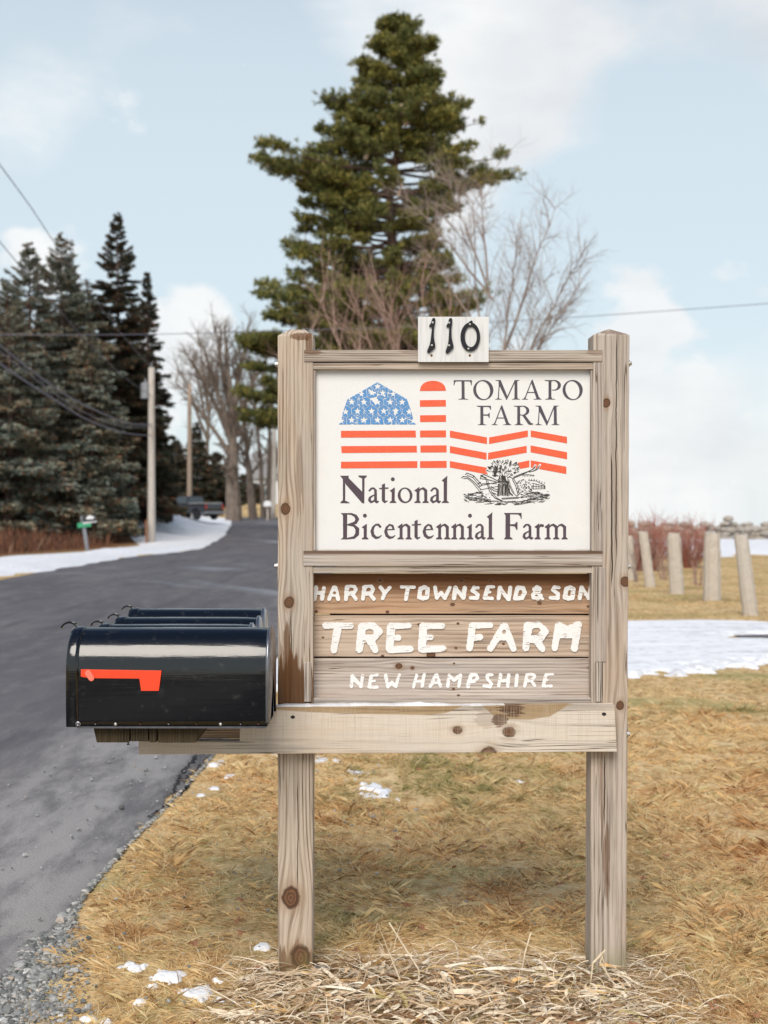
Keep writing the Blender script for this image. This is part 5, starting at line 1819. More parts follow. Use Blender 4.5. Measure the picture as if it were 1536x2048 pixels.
def bark(name, c1, c2):
    m, nb, b = mat(name, c1, .9, spec=.15)
    g = objco(nb)
    nb.sock(b.inputs['Base Color'], nb.mix(nb.sm(nb.noise(nb.scale(g, 6, 6, 1.5), 1.0, 5, .6), .35, .65), c1, c2))
    nb.sock(b.inputs['Normal'], nb.bump(nb.noise(nb.scale(g, 14, 14, 3), 1.0, 4), .05, .8))
    return m


M_redtwig = bark('red_twig_bark', (.42, .17, .13), (.33, .19, .15))
M_twig = bark('pale_twig_bark', (.36, .29, .25), (.25, .19, .165))
M_twigred = bark('reddish_twig_bark', (.38, .26, .21), (.27, .17, .14))
M_trunk = bark('grey_bark', (.23, .185, .15), (.13, .10, .08))
M_pinebark = bark('pine_bark', (.20, .14, .115), (.10, .065, .05))


def shrub(name, px, py, hpx, wpx, n, seed, m_, label, kids=(4, 3), maxl=2, twr=.006, up=.3):
    p = ground_at(px, py)
    s = p.y / F
    H_, W_ = hpx * s, wpx * s
    rs = np.random.RandomState(seed)
    segs = []
    for k in range(n):
        a_ = rs.uniform(0, 2 * PI)
        q = math.sqrt(rs.uniform(0, 1))
        d = np.array([math.cos(a_) * q * W_ / 2, math.sin(a_) * q * W_ / 2, H_ * rs.uniform(.35, 1.05)])
        L = np.linalg.norm(d)
        grow(segs, (p.x + math.cos(a_) * W_ * .15 * q, p.y + math.sin(a_) * W_ * .15 * q, p.z), d, L * .82, twr, 0, rs, maxl, up, .6, kids, .12, .4, .25, .4)
    V, Fs = limb_mesh(segs, 4)
    o = obj(name, V, [Fs], m_, loc=p)
    tag(o, label, 'shrub')
    return o


shrub('red_twig_shrub', 1292, 1142, 128, 120, 120, 3, M_redtwig, 'dense red-stemmed thicket beside the sign post', maxl=2, twr=.016)
shrub('red_twig_shrub', 1372, 1136, 112, 120, 110, 4, M_redtwig, 'red-stemmed thicket in front of the snow field and stone wall end', maxl=2, twr=.016)
shrub('red_twig_shrub', 1328, 1160, 90, 50, 12, 5, M_twigred, 'thin bare shrub rising between two granite posts', maxl=2, twr=.010)
shrub('red_twig_shrub', 1394, 1172, 60, 46, 12, 6, M_twigred, 'low reddish shrub at the foot of the widest granite post', maxl=2, twr=.009)
shrub('red_twig_shrub', 1272, 1166, 110, 26, 10, 8, M_twig, 'pale upright stems just behind the sign post', maxl=1, twr=.010)


# ================================================================== TREES
def bare_tree(name, px, py, Y, tips, seed, label, m_=M_twig, r=.14, maxl=3, kids=(8, 6, 5, 3), L0=None, group=None, twigr=None, lratio=.5, spread=.75, up=.25):
    """tips: list of picture targets (px,py,depth offset, radius) for main limbs"""
    b_ = at(px, py, Y)
    base = Vector((b_.x, Y, hz(b_.x, Y)))
    t = thing(name, label, 'tree', base, group)
    rs = np.random.RandomState(seed)
    trunk, crown = [], []
    for (tx, ty, dy, rr_, fx, fy) in tips:
        st = base if fx is None else at(fx, fy, Y)
        if fx is None: st = base - Vector((0, 0, .1))
        e = at(tx, ty, Y + dy)
        # curved main limb
        P = []
        for k in range(9):
            q = k / 8
            p = st.lerp(e, q)
            p.z += math.sin(PI * q) * (e - st).length * .03
            P.append(np.array(p) + (rs.normal(0, .02 * (e - st).length / 4, 3) if 0 < k < 8 else 0))
        for k in range(8):
            r0, r1 = rr_ * (1 - .8 * k / 8), rr_ * (1 - .8 * (k + 1) / 8)
            trunk.append((tuple(P[k]), tuple(P[k + 1]), r0, r1))
            L = (e - st).length
            for _ in range(kids[0] // 4 + (k > 2)):
                if k < 2: continue
                dd = P[k + 1] - P[k]
                dd = dd / np.linalg.norm(dd)
                side = rs.normal(0, 1, 3); side -= dd * side.dot(dd); side /= np.linalg.norm(side)
                grow(crown, P[k] + (P[k + 1] - P[k]) * rs.rand(), dd * .7 + side * spread + np.array([0, 0, up]), L * .30 * (1.15 - .5 * k / 8) * rs.uniform(.6, 1.2),
                     max(r0 * .45, .012), 1, rs, maxl, up, spread, kids, .16, .3, .12, lratio)
    V, Fs = limb_mesh(trunk, 8)
    obj('trunk', V, [Fs], m_, t)
    V, Fs = limb_mesh(crown, 4)
    obj('crown', V, [Fs], m_, t)
    return t


N_ = None
# the pale leafless tree in front of the big pine: stems fan out from behind the sign
bare_tree('bare_tree', 985, 1050, 30, [(945, 400, .5, .05, N_, N_), (1110, 415, 1, .04, 1000, 740), (1165, 505, -1, .035, 1015, 800), (1160, 568, 0.6, .032, 1010, 820), (815, 398, 0.4, .03, 985, 600),
                                       (890, 350, -.8, .03, 978, 580), (1035, 470, -.4, .032, 1000, 780), (960, 370, .9, .03, 975, 560), (1110, 620, 0, .026, 1010, 860), (850, 500, .3, .028, 978, 700), (1090, 560, .8, .028, 1005, 830)],
          11, 'pale leafless tree fanning out behind the number plate', M_twig, maxl=3, kids=(10, 7, 5, 3), lratio=.55)
bare_tree('bare_tree', 880, 1060, 24, [(640, 600, .4, .04, N_, N_), (700, 570, -.5, .04, N_, N_), (760, 560, .5, .04, N_, N_), (840, 560, 0, .035, N_, N_), (900, 600, .5, .035, N_, N_),
                                       (690, 650, -.8, .03, N_, N_), (590, 700, .3, .03, N_, N_), (780, 620, -1, .03, N_, N_)],
          12, 'reddish-brown leafless bush-like tree directly above the sign', M_twigred, maxl=3, kids=(8, 5, 4, 2), lratio=.5, spread=.6)
# row of maples by the road's crest
mg = 'bare roadside trees beyond the white pole'
bare_tree('maple_tree', 468, 1020, 112, [(462, 800, 0, .75, N_, N_), (450, 650, 1, .34, 463, 850), (405, 690, -2, .3, 462, 880), (370, 700, 1, .28, 458, 870), (500, 640, 2, .3, 465, 830), (540, 700, -1, .25, 465, 860), (425, 640, 2, .25, 462, 830), (350, 760, 0, .2, 455, 900)],
          21, 'thickest bare maple by the road crest', M_trunk, maxl=3, kids=(9, 6, 5, 4), group=mg)
bare_tree('maple_tree', 507, 1020, 118, [(482, 800, 0, .42, N_, N_), (470, 700, 1, .2, 485, 830), (520, 720, -2, .2, 484, 830), (440, 770, 1, .15, 490, 880)], 22, 'bare maple leaning away just beside the thickest one', M_trunk, maxl=3, kids=(8, 5, 4, 3), group=mg)
bare_tree('maple_tree', 527, 1022, 125, [(515, 830, 0, .3, N_, N_), (505, 760, 1, .2, 516, 860), (545, 740, -2, .2, 516, 860)], 23, 'slim straight bare tree in front of the white house', M_trunk, maxl=3, kids=(7, 5, 4, 3), group=mg)
bare_tree('maple_tree', 540, 1022, 120, [(538, 820, 0, .42, N_, N_), (520, 720, 1, .2, 538, 850), (560, 720, -2, .2, 538, 850)], 24, 'bare tree beside the last wooden pole', M_trunk, maxl=3, kids=(7, 5, 4, 3), group=mg)
bare_tree('maple_tree', 415, 1010, 150, [(415, 720, 0, .3, N_, N_), (380, 700, 1, .2, 415, 850), (350, 720, 2, .2, 415, 880), (440, 690, 0, .2, 415, 850), (395, 660, 3, .2, 415, 820)], 25, 'faint far bare tree behind the small spruce', M_trunk, maxl=3, kids=(8, 6, 5, 4), group=mg)
def foliage_mat(name, stops, clump, clump_scale=.8, rough=.7):
    m, nb, b = mat(name, stops[0][1], rough, spec=.25)
    ri = nb.node('ShaderNodeNewGeometry').outputs['Random Per Island']
    c_ = nb.ramp(ri, stops)
    n = nb.noise(objco(nb), clump_scale, 3, .6)
    nb.sock(b.inputs['Base Color'], nb.mix(nb.sm(n, .42, .65, 0, .75), c_, nb.mix(1.0, c_, clump, 'MULTIPLY')))
    b.inputs['Subsurface Weight'].default_value = 0
    return m


M_pine = foliage_mat('pine_needles', [(0.0, (.035, .05, .018)), (.4, (.10, .125, .04)), (.75, (.21, .22, .07)), (1.0, (.38, .33, .12))], (1.5, 1.25, .8))
M_spruce = foliage_mat('spruce_needles', [(0.0, (.03, .045, .035)), (.35, (.12, .15, .12)), (.82, (.42, .48, .40)), (.88, (.18, .10, .055)), (1.0, (.34, .18, .10))], (1.2, .82, .6), .55)
M_spruced = foliage_mat('dark_spruce_needles', [(0.0, (.018, .028, .02)), (.6, (.07, .09, .062)), (.85, (.11, .07, .045)), (1.0, (.2, .11, .06))], (1.3, .85, .7), .5)


def spray_tris(P, D, L, W, rs, cross=True):
    """slender triangles at P pointing D"""
    n = len(P)
    D = D / (np.linalg.norm(D, axis=1, keepdims=True) + 1e-9)
    ref = rs.normal(0, 1, (n, 3))
    u = np.cross(D, ref)
    u /= np.linalg.norm(u, axis=1, keepdims=True) + 1e-9
    A = P - u * W[:, None] * .5
    B = P + u * W[:, None] * .5
    Cc = P + D * L[:, None]
    M_ = P + D * L[:, None] * .5
    V = np.stack([A, B, M_ + u * W[:, None] * .55, Cc, M_ - u * W[:, None] * .55], 1).reshape(-1, 3)
    i = np.arange(n) * 5
    return V, np.stack([i, i + 1, i + 2, i + 3, i + 4], 1)


def spruce(px, Ytree, top_py, half, seed, label, m_=M_spruce, n=26000, low=.04, base_py=None, name='spruce_tree', group='dark spruces beside the road', sparse=False):
    X = (px - CX) * Ytree / F
    half = half * Ytree / F
    base = Vector((X, Ytree, hz(X, Ytree)))
    top = at(px, top_py, Ytree).z
    H_ = top - base.z
    t = thing(name, label, 'tree', base, group)
    rs = np.random.RandomState(seed)
    segs = [((X, Ytree, base.z - .2), (X + .1, Ytree, base.z + H_ * .5), .2, .12), ((X + .1, Ytree, base.z + H_ * .5), (X, Ytree, top - .05), .12, .01)]
    n = int(n * 1.5)
    nb_ = 300
    bt = low + (1 - low) * (np.sort(rs.uniform(0, 1, nb_)) ** .9)
    az = rs.uniform(0, 2 * PI, nb_)
    bl = half * np.minimum((1 - bt) * 1.55, (1 - bt) ** .62) * rs.uniform(.5, 1.25, nb_) + .08
    z0 = base.z + H_ * bt
    rise = np.where(bt > .8, .5, -.18 + .25 * bt) * rs.uniform(.6, 1.4, nb_)
    dirs = np.stack([np.cos(az), np.sin(az), np.zeros(nb_)], 1)
    for k in range(nb_):
        p0 = np.array([X, Ytree, z0[k]])
        p1 = p0 + dirs[k] * bl[k] * .6 + np.array([0, 0, rise[k] * bl[k] * .6 - .03 * bl[k]])
        p2 = p0 + dirs[k] * bl[k] + np.array([0, 0, rise[k] * bl[k] + .10 * bl[k]])
        segs += [(tuple(p0), tuple(p1), .028, .016), (tuple(p1), tuple(p2), .016, .005)]
    V, Fs = limb_mesh(segs, 6)
    obj('trunk', V, [Fs], M_pinebark, t)
    w = bl / bl.sum()
    bi = rs.choice(nb_, n, p=w)
    s = rs.uniform(.12, 1, n) ** .72
    side = np.stack([-dirs[bi, 1], dirs[bi, 0], np.zeros(n)], 1)
    off = rs.uniform(-1, 1, n) * bl[bi] * .33 * (1.1 - s)
    P = np.array([X, Ytree, 0]) + dirs[bi] * (bl[bi] * s)[:, None] + side * off[:, None]
    P[:, 2] = z0[bi] + rise[bi] * bl[bi] * s + .08 * bl[bi] * np.maximum(0, s - .6) - np.abs(off) * .15 - rs.uniform(0, .5, n) ** 1.6 * (1.1 - bt[bi])
    D = dirs[bi] * .7 + side * np.sign(off)[:, None] * .7 + rs.normal(0, .3, (n, 3)) + np.array([0, 0, -.25])
    D[:, 2] += .5 * (bt[bi] > .88)
    sz = .6 + .6 * (1 - bt[bi])
    V, Fs = spray_tris(P, D, rs.uniform(.13, .30, n) * sz * Ytree / 60, rs.uniform(.03, .06, n) * sz * Ytree / 60, rs)
    obj('crown', V, [Fs], m_, t)
    return t


spruce(58, 66, 482, 150, 31, 'grey-green spruce at the picture edge with a ragged narrow top', n=60000)
spruce(122, 69, 468, 160, 32, 'pale grey-green spruce with several tips, next to the tallest one', n=76000)
spruce(140, 71, 480, 70, 44, 'slim pale spruce tip crowding the many-tipped spruce', n=16000)
spruce(234, 74, 425, 118, 33, 'tallest spruce of the dark stand with a pointed top', M_spruced, n=80000)
spruce(294, 80, 545, 62, 34, 'dark spruce on the road side of the stand behind the transformer pole', M_spruced, n=26000)
spruce(180, 66, 650, 100, 35, 'lower grey spruce filling the middle of the stand', n=42000)
spruce(16, 63, 560, 150, 36, 'low grey-green spruce behind the street sign at the edge', n=40000)
spruce(250, 76, 640, 85, 37, 'brownish spruce just behind the first utility pole', M_spruced, n=34000)
spruce(175, 74, 560, 90, 46, 'grey spruce filling the notch beside the tallest one', n=30000)
spruce(30, 80, 590, 130, 47, 'dark spruce at the back of the stand near the picture edge', M_spruced, n=36000)
spruce(150, 84, 575, 130, 48, 'dark spruce at the back between the pale spruce and the tallest one', M_spruced, n=36000)
spruce(265, 84, 600, 80, 49, 'dark spruce filling the gap behind the transformer pole', M_spruced, n=26000)
spruce(-40, 66, 560, 130, 38, 'dark spruce mostly outside the picture edge', M_spruced, n=30000)
spruce(90, 76, 600, 140, 39, 'dark spruce deep inside the stand', M_spruced, n=40000)
spruce(200, 78, 720, 110, 45, 'low dark spruce at the back of the stand near the pole', M_spruced, n=30000)
spruce(392, 135, 845, 42, 40, 'small dark spruce standing alone beyond the pickup', M_spruced, n=9000, group='small evergreens beyond the road')
spruce(432, 142, 905, 48, 41, 'low dark evergreen behind the pickup tailgate', M_spruced, n=9000, group='small evergreens beyond the road')
spruce(352, 130, 880, 52, 42, 'dark evergreen above the pickup cab', M_spruced, n=12000, group='small evergreens beyond the road')
spruce(490, 170, 950, 46, 43, 'low dark evergreen between the maple trunks', M_spruced, n=8000, group='small evergreens beyond the road')


def pine(px, Y, base_py, rows, trunk, seed, label, nb_=230, tufts=34, tsz=1.0, yflat=.75, name='pine_tree', boughs=None):
    """rows: (py, left px, right px) outline of the crown"""
    X = (trunk[0][0] - CX) * Y / F
    base = Vector((X, Y, hz(X, Y)))
    t = thing(name, label, 'tree', base, 'tall white pines behind the sign')
    rs = np.random.RandomState(seed)
    rows = sorted(rows)
    rp = np.array([r_[0] for r_ in rows], float)
    rl = np.array([r_[1] for r_ in rows], float)
    rrr = np.array([r_[2] for r_ in rows], float)
    tpy = np.array([p[1] for p in trunk], float)
    tpx = np.array([p[0] for p in trunk], float)
    o_ = np.argsort(tpy)
    s = Y / F

    def txp(py): return np.interp(py, tpy[o_], tpx[o_])
    segs = []
    tp = np.linspace(tpy.max(), tpy.min(), 26)
    tp = np.append([1024 + (EYE - base.z + .2) / s], tp)
    rt = .50
    for k in range(len(tp) - 1):
        q0, q1 = (tp[0] - tp[k]) / (tp[0] - tp[-1]), (tp[0] - tp[k + 1]) / (tp[0] - tp[-1])
        a_, b_ = at(txp(tp[k]), tp[k], Y), at(txp(tp[k + 1]), tp[k + 1], Y)
        segs.append((tuple(a_), tuple(b_), rt * (1 - q0) + .03, rt * (1 - q1) + .03))
    trunk_s = list(segs)
    br, PT, DT, plate_n = [], [], [], []
    nl_ = max(4, int((rp.max() - rp.min()) / 36))
    lay = np.linspace(rp.min() + 5, rp.max(), nl_)
    ys_ = np.clip(lay[np.sort(rs.randint(0, nl_, nb_))] + rs.normal(0, 5, nb_), rp.min() + 3, None)
    az = np.where(rs.rand(nb_) < .62, rs.choice([0, PI], nb_) + rs.normal(0, .55, nb_), rs.uniform(0, 2 * PI, nb_))
    for (qy, qa) in (boughs or ()):          # the long boughs that give the crown its outline
        k = int(np.argmin(np.abs(ys_ - qy)))
        ys_[k], az[k] = qy, qa
    keyed = set(ys_[int(np.argmin(np.abs(ys_ - qy)))] for qy, _ in (boughs or ()))
    for k in range(nb_):
        py = ys_[k]
        if boughs is None:
            a_ = az[k]
        else:
            a_ = az[k]
        ext_r = (np.interp(py, rp, rrr) - txp(py)) * s
        ext_l = (txp(py) - np.interp(py, rp, rl)) * s
        ca = math.cos(a_)
        ext = ext_r if ca > 0 else ext_l
        mean = (abs(ext_r) + abs(ext_l)) / 2
        L = (abs(ca) * ext + (1 - abs(ca)) * mean * yflat) * (rs.uniform(.75, 1.1) if rs.rand() < .7 else rs.uniform(.4, .75))
        if py in keyed: L = (abs(ca) * ext + (1 - abs(ca)) * mean) * 1.04
        L = max(L, .4)
        p0 = np.array(at(txp(py), py, Y))
        dr = np.array([ca, math.sin(a_), 0])
        rise = rs.uniform(-.12, .22)
        nseg = 5
        pts = [p0 + dr * L * q + np.array([0, 0, (rise * q + .18 * q * q - .10 * q) * L - rise * L * .0]) for q in np.linspace(0, 1, nseg + 1)]
        pts = [p - np.array([0, 0, (rise + .08) * L]) for p in pts]      # tips end at the row's height
        for q in range(nseg):
            br.append((tuple(pts[q]), tuple(pts[q + 1]), .07 * (1 - q / nseg) * min(1, L / 3) + .012, .07 * (1 - (q + 1) / nseg) * min(1, L / 3) + .012))
        side = np.array([-dr[1], dr[0], 0])
        m_ = int(tufts * max(.4, L / 4))
        # side twigs end in needle tufts, held in a flat plate along the outer bough
        nt = max(4, int(L * 2.6))
        for q in range(nt):
            u = rs.uniform(.3, 1.0) ** .8
            p = p0 + dr * L * u + np.array([0, 0, (rise * u + .18 * u * u - .10 * u) * L - (rise + .08) * L])
            sl = rs.uniform(-1, 1) * L * .30 * (1.15 - u)
            e = p + side * sl + dr * abs(sl) * .5 + np.array([0, 0, rs.uniform(.02, .28)])
            br.append((tuple(p), tuple(e), .02, .008))
            for _ in range(max(2, m_ // nt)):
                w = rs.uniform(.2, 1.0)
                c = p + (e - p) * w + rs.normal(0, 1, 3) * np.array([.17, .17, .10])
                PT.append(c)
                DT.append(dr * .5 + side * np.sign(sl) * .3)
    V, Fs = limb_mesh(trunk_s, 10)
    obj('trunk', V, [Fs], M_pinebark, t)
    V, Fs = limb_mesh(br, 4)
    obj('branches', V, [Fs], M_pinebark, t)
    PT, DT = np.array(PT), np.array(DT)
    K = 15
    P = np.repeat(PT, K, 0)
    D = np.repeat(DT, K, 0) + rs.normal(0, .75, (len(P), 3)) + np.array([0, 0, .45])
    P = P + rs.normal(0, .04, P.shape)
    V, Fs = spray_tris(P, D, rs.uniform(.11, .25, len(P)) * tsz, rs.uniform(.018, .036, len(P)) * tsz, rs)
    obj('crown', V, [Fs], M_pine, t)
    return t, base


pt, pb = pine(785, 62, 1040, [(48, 768, 830), (66, 752, 862), (95, 745, 875), (118, 725, 850), (150, 700, 870), (172, 700, 905), (205, 655, 935), (245, 640, 955), (275, 660, 915), (305, 600, 925), (322, 520, 1010),
                            (345, 590, 1030), (368, 600, 950), (410, 610, 940), (432, 600, 900), (450, 590, 880), (485, 572, 900), (510, 580, 920), (545, 590, 900), (572, 515, 940), (596, 530, 970), (640, 600, 940),
                            (700, 620, 930), (760, 640, 930)],
            [(790, 25), (795, 100), (803, 200), (800, 260), (790, 330), (778, 390), (782, 450), (790, 600), (790, 1020)], 51, 'towering old white pine with layered boughs behind the sign', nb_=440, tufts=110, tsz=1.08, boughs=[(322, PI), (326, PI + .15), (330, PI - .12), (300, PI), (245, PI), (205, PI + .1), (345, .1), (365, PI), (400, PI - .1), (432, PI), (485, PI), (510, PI + .1), (545, PI), (572, PI), (578, PI + .12), (584, PI - .1), (596, .1), (610, PI), (350, -.1), (245, 0), (375, 0), (150, 0)])
pine(600, 85, 1040, [(625, 545, 640), (650, 485, 700), (670, 470, 720), (700, 475, 720), (735, 490, 720), (762, 520, 640), (775, 470, 720), (800, 468, 720), (830, 480, 700)],
     [(600, 620), (605, 1020)], 52, 'dark pine whose low boughs reach out beside the sign post', nb_=130, tufts=90, tsz=1.25)
# pale broken stubs and bared wood of the big pine
M_bare = var_mat('bared_pine_wood', [(.5, .36, .25), (.62, .5, .38)], 9)
for (x0, y0, x1, y1, r0, r1) in ((803, 208, 812, 250, .07, .13), (738, 302, 730, 318, .06, .10), (806, 362, 796, 392, .04, .08)):
    a_, b_ = at(x0, y0, 60.4), at(x1, y1, 60.4)
    MB().cyl(tuple(a_), tuple(b_), r0, r1, 8).build('broken_stub', M_bare, pt)

# undergrowth in front of the spruces: brown brush
def brush(n, seed):
    rs = np.random.RandomState(seed)
    Y = rs.uniform(40, 96, n)
    X = road_l(Y) - rs.uniform(4.2, 12, n) - 1.5 * (Y > 60) * sstep(Y, 60, 75)
    Z = h(X, Y)
    P = np.stack([X, Y, Z], 1)
    D = np.stack([rs.normal(0, .35, n), rs.normal(0, .35, n), np.ones(n)], 1)
    L = rs.uniform(.2, .8, n) * (1 - .3 * (Y > 66))
    return spray_tris(P, D, L, rs.uniform(.015, .04, n), rs)


V, Fs = brush(9000, 71)
m, nb, b = mat('brown_brush_stems', (.15, .07, .04), .9)
ri = nb.node('ShaderNodeNewGeometry').outputs['Random Per Island']
nb.sock(b.inputs['Base Color'], nb.ramp(ri, [(0, (.04, .02, .012)), (.5, (.11, .045, .022)), (.9, (.22, .085, .04)), (1, (.3, .2, .13))]))
tag(obj('undergrowth', V, [Fs], m), 'brown brush and dead stems under the spruces', kind='stuff')

# ================================================================== POLES, WIRES, STREET SIGN, PICKUP, HOUSES
M_pole = var_mat('pale_pole_wood', [(.45, .40, .35), (.58, .53, .47), (.36, .30, .25)], 2.0, .9, stretch=(6, 6, .6))
M_poleb = var_mat('brown_pole_wood', [(.28, .21, .16), (.38, .29, .22), (.20, .13, .09)], 2.0, .9, stretch=(6, 6, .6))
M_galv = var_mat('galvanised_metal', [(.24, .25, .27), (.33, .34, .36)], 6, .6, metal=.3)


def pole(pxb, pyb, pxt, pyt, Y, r, m_, label, trans=False, arm=False):
    a_, b_ = at(pxb, pyb, Y), at(pxt, pyt, Y)
    a_.z = hz(a_.x, Y) - .2
    t = thing('utility_pole', label, 'utility pole', (a_.x, Y, hz(a_.x, Y)))
    V, Fs = path_tube([a_.lerp(b_, k / 6) for k in range(7)], [r * (1 - .28 * k / 6) for k in range(7)], 14)
    obj('pole_shaft', V, Fs, m_, t, smooth=True)
    if trans:
        c = at(291, 782, Y)
        MB().cyl((c.x, Y, c.z - .38), (c.x, Y, c.z + .38), .25, k=16).cyl((c.x, Y, c.z + .38), (c.x, Y, c.z + .44), .22, .12, k=16).build('transformer', M_galv, t)
        MB().cyl((c.x, Y, c.z + .44), (c.x, Y, c.z + .64), .05, .03, k=8).build('insulator', M_galv, t)
        for dz in (.2, -.2): MB().cyl((c.x, Y, c.z + dz), (b_.x, Y, c.z + dz), .05, k=6).build('bracket', M_galv, t)
        MB().cyl((b_.x, Y, b_.z), (b_.x, Y, b_.z + .25), .04, .03, k=8).build('pin_insulator', M_galv, t)
    return t


p1 = pole(303, 1085, 303, 735, 66, .21, M_pole, 'pale tall utility pole carrying a transformer in front of the spruces', True)
pole(379, 1045, 379, 768, 100, .2, M_poleb, 'brown utility pole beside the pickup')
pole(546, 1030, 549, 845, 118, .24, M_pole, 'pale wooden pole partly hidden by the sign, beside the white mailbox')
MB_ = MB()
g = at(309, 1085, 66)
V, Fs = path_tube([at(293, 1086, 65.5), at(292, 1040, 65.5)], .05, 8)
o = obj('guard_post', V, Fs, var_mat('rusty_brown_metal', [(.25, .09, .04), (.33, .14, .07)], 8), loc=at(293, 1086, 65.5))
tag(o, 'short rusty post at the foot of the transformer pole', 'post')

M_wire, nb, b = mat('black_cable', (.035, .035, .045), .6)
nb.sock(b.inputs['Base Color'], nb.mix(nb.noise(objco(nb), 3), (.10, .10, .14), (.17, .17, .22)))


def lineY(px):       # plan line from the pole at 66 m back to one beside the camera
    k = (px - CX) / F
    # X = -8 - (Y-12)*c ; pole foot X
    Xp = (303 - CX) / F * 66
    c = (Xp + 8.2) / (66 - 12)
    return (-8.2 - 12 * c) / (k - c)


def wire(pts, r, label, Yf=None):
    P = []
    for px, py in pts:
        Y = Yf(px) if Yf else lineY(px)
        P.append(np.array(at(px, py, Y)))
    # smooth with Catmull-Rom
    Q = [2 * P[0] - P[1]] + P + [2 * P[-1] - P[-2]]
    out = []
    for i in range(1, len(Q) - 2):
        for t in np.linspace(0, 1, 8, endpoint=False):
            a_, b_, c_, d_ = Q[i - 1], Q[i], Q[i + 1], Q[i + 2]
            out.append(.5 * (2 * b_ + (c_ - a_) * t + (2 * a_ - 5 * b_ + 4 * c_ - d_) * t * t + (3 * b_ - a_ - 3 * c_ + d_) * t ** 3))
    out.append(Q[-2])
    V, Fs = path_tube(out, r, 6)
    o = obj('power_line', V, Fs, M_wire, loc=out[-1])
    tag(o, label, 'cable', 'overhead cables to the transformer pole' if not Yf else None)


wire([(303, 848), (275, 849), (250, 845), (219, 833), (164, 808), (109, 775), (55, 735), (0, 691), (-80, 620)], .028, 'upper thick sagging cable ending mid-height on the transformer pole')
wire([(303, 852), (262, 855), (219, 846), (164, 822), (109, 787), (55, 746), (0, 703), (-80, 634)], .016, 'thin sagging cable just under the upper thick one')
wire([(303, 871), (262, 868), (219, 857), (164, 834), (109, 799), (55, 765), (0, 727), (-80, 660)], .026, 'lowest sagging cable to the transformer pole')
wire([(303, 735), (270, 700), (230, 652), (180, 585), (110, 487), (60, 412), (0, 330), (-60, 245)], .014, 'thin steep cable climbing to the sky above the spruces')
wire([(303, 792), (250, 755), (190, 700), (120, 622), (60, 555), (0, 484), (-60, 410)], .012, 'second thin steep cable below the highest one')
wire([(-60, 668), (120, 670), (330, 668), (480, 664), (768, 655), (1060, 640), (1300, 624), (1536, 607), (1650, 598)], .013, 'thin level cable crossing the sky behind the sign', Yf=lambda px: 45)

# street sign
p = ground_at(175, 1101)
st = thing('street_sign', 'leaning metal street sign with a dark blade over a green one by the snowy roadside', 'sign', p)
s = p.y / F
topp = at(164, 1032, p.y)
V, Fs = path_tube([p - Vector((0, 0, .1)), p.lerp(topp, .5), topp], .085, 8)
obj('sign_pole', V, Fs, M_galv, st)
m_gr = var_mat('green_sign_sheet', [(.03, .30, .14), (.05, .36, .18)], 3, .5)
m_bk = var_mat('black_sign_sheet', [(.02, .025, .03), (.04, .045, .05)], 3, .4)
m_wh = var_mat('white_reflective', [(.75, .75, .75), (.85, .85, .85)], 3, .5)


def blade(name, x0, y0, x1, y1, y2, y3, m_, dy):
    q = [at(x0, y0, p.y + dy), at(x1, y1, p.y + dy), at(x1, y2, p.y + dy), at(x0, y3, p.y + dy)]
    V = [tuple(v) for v in q] + [tuple(v + Vector((0, .02, 0))) for v in q]
    return obj(name, V, [(3, 2, 1, 0), (4, 5, 6, 7), (0, 1, 5, 4), (1, 2, 6, 5), (2, 3, 7, 6), (3, 0, 4, 7)], m_, st)


bl = blade('green_blade', 155, 1046, 182, 1044, 1053, 1056, m_gr, -.12)
bl2 = blade('dark_blade', 165, 1033, 191, 1028, 1042, 1044, m_bk, -.16)
# white emblem on the dark blade
fe = Field().E(180, 1034.5, 6, 3.6).E(176, 1036.5, 4, 2.4).E(184, 1035.5, 4.5, 2.6)
V, Fs = solid(fe.loops(.4, .05), lambda x, y, d: at(x, y, p.y - .161) + Vector((0, -d, 0)), .004)
obj('emblem', V, Fs, m_wh, bl2)
blade('lower_strip', 166, 1045, 193, 1041, 1044, 1048, m_wh, -.14)

# small white roadside mailbox by the last pole
p = at(535, 1030, 112)
wb = thing('roadside_mailbox', 'tiny white mailbox on a post near the road crest', 'mailbox', (p.x, 112, hz(p.x, 112)))
MB().box(p.x - .06, p.x + .06, 111.95, 112.05, hz(p.x, 112), at(0, 1013, 112).z).build('mailbox_post', M_pole, wb)
c = at(535, 1008, 112)
sec = [(c.x - .3 + .3 - .32, c.z - .2), (c.x + .32, c.z - .2)] + [(c.x + .32 * math.cos(a_), c.z + .02 + .26 * math.sin(a_)) for a_ in np.linspace(0, PI, 11)]
MB().prism(sec, 111.7, 112.3).build('mailbox_body', m_wh, wb)


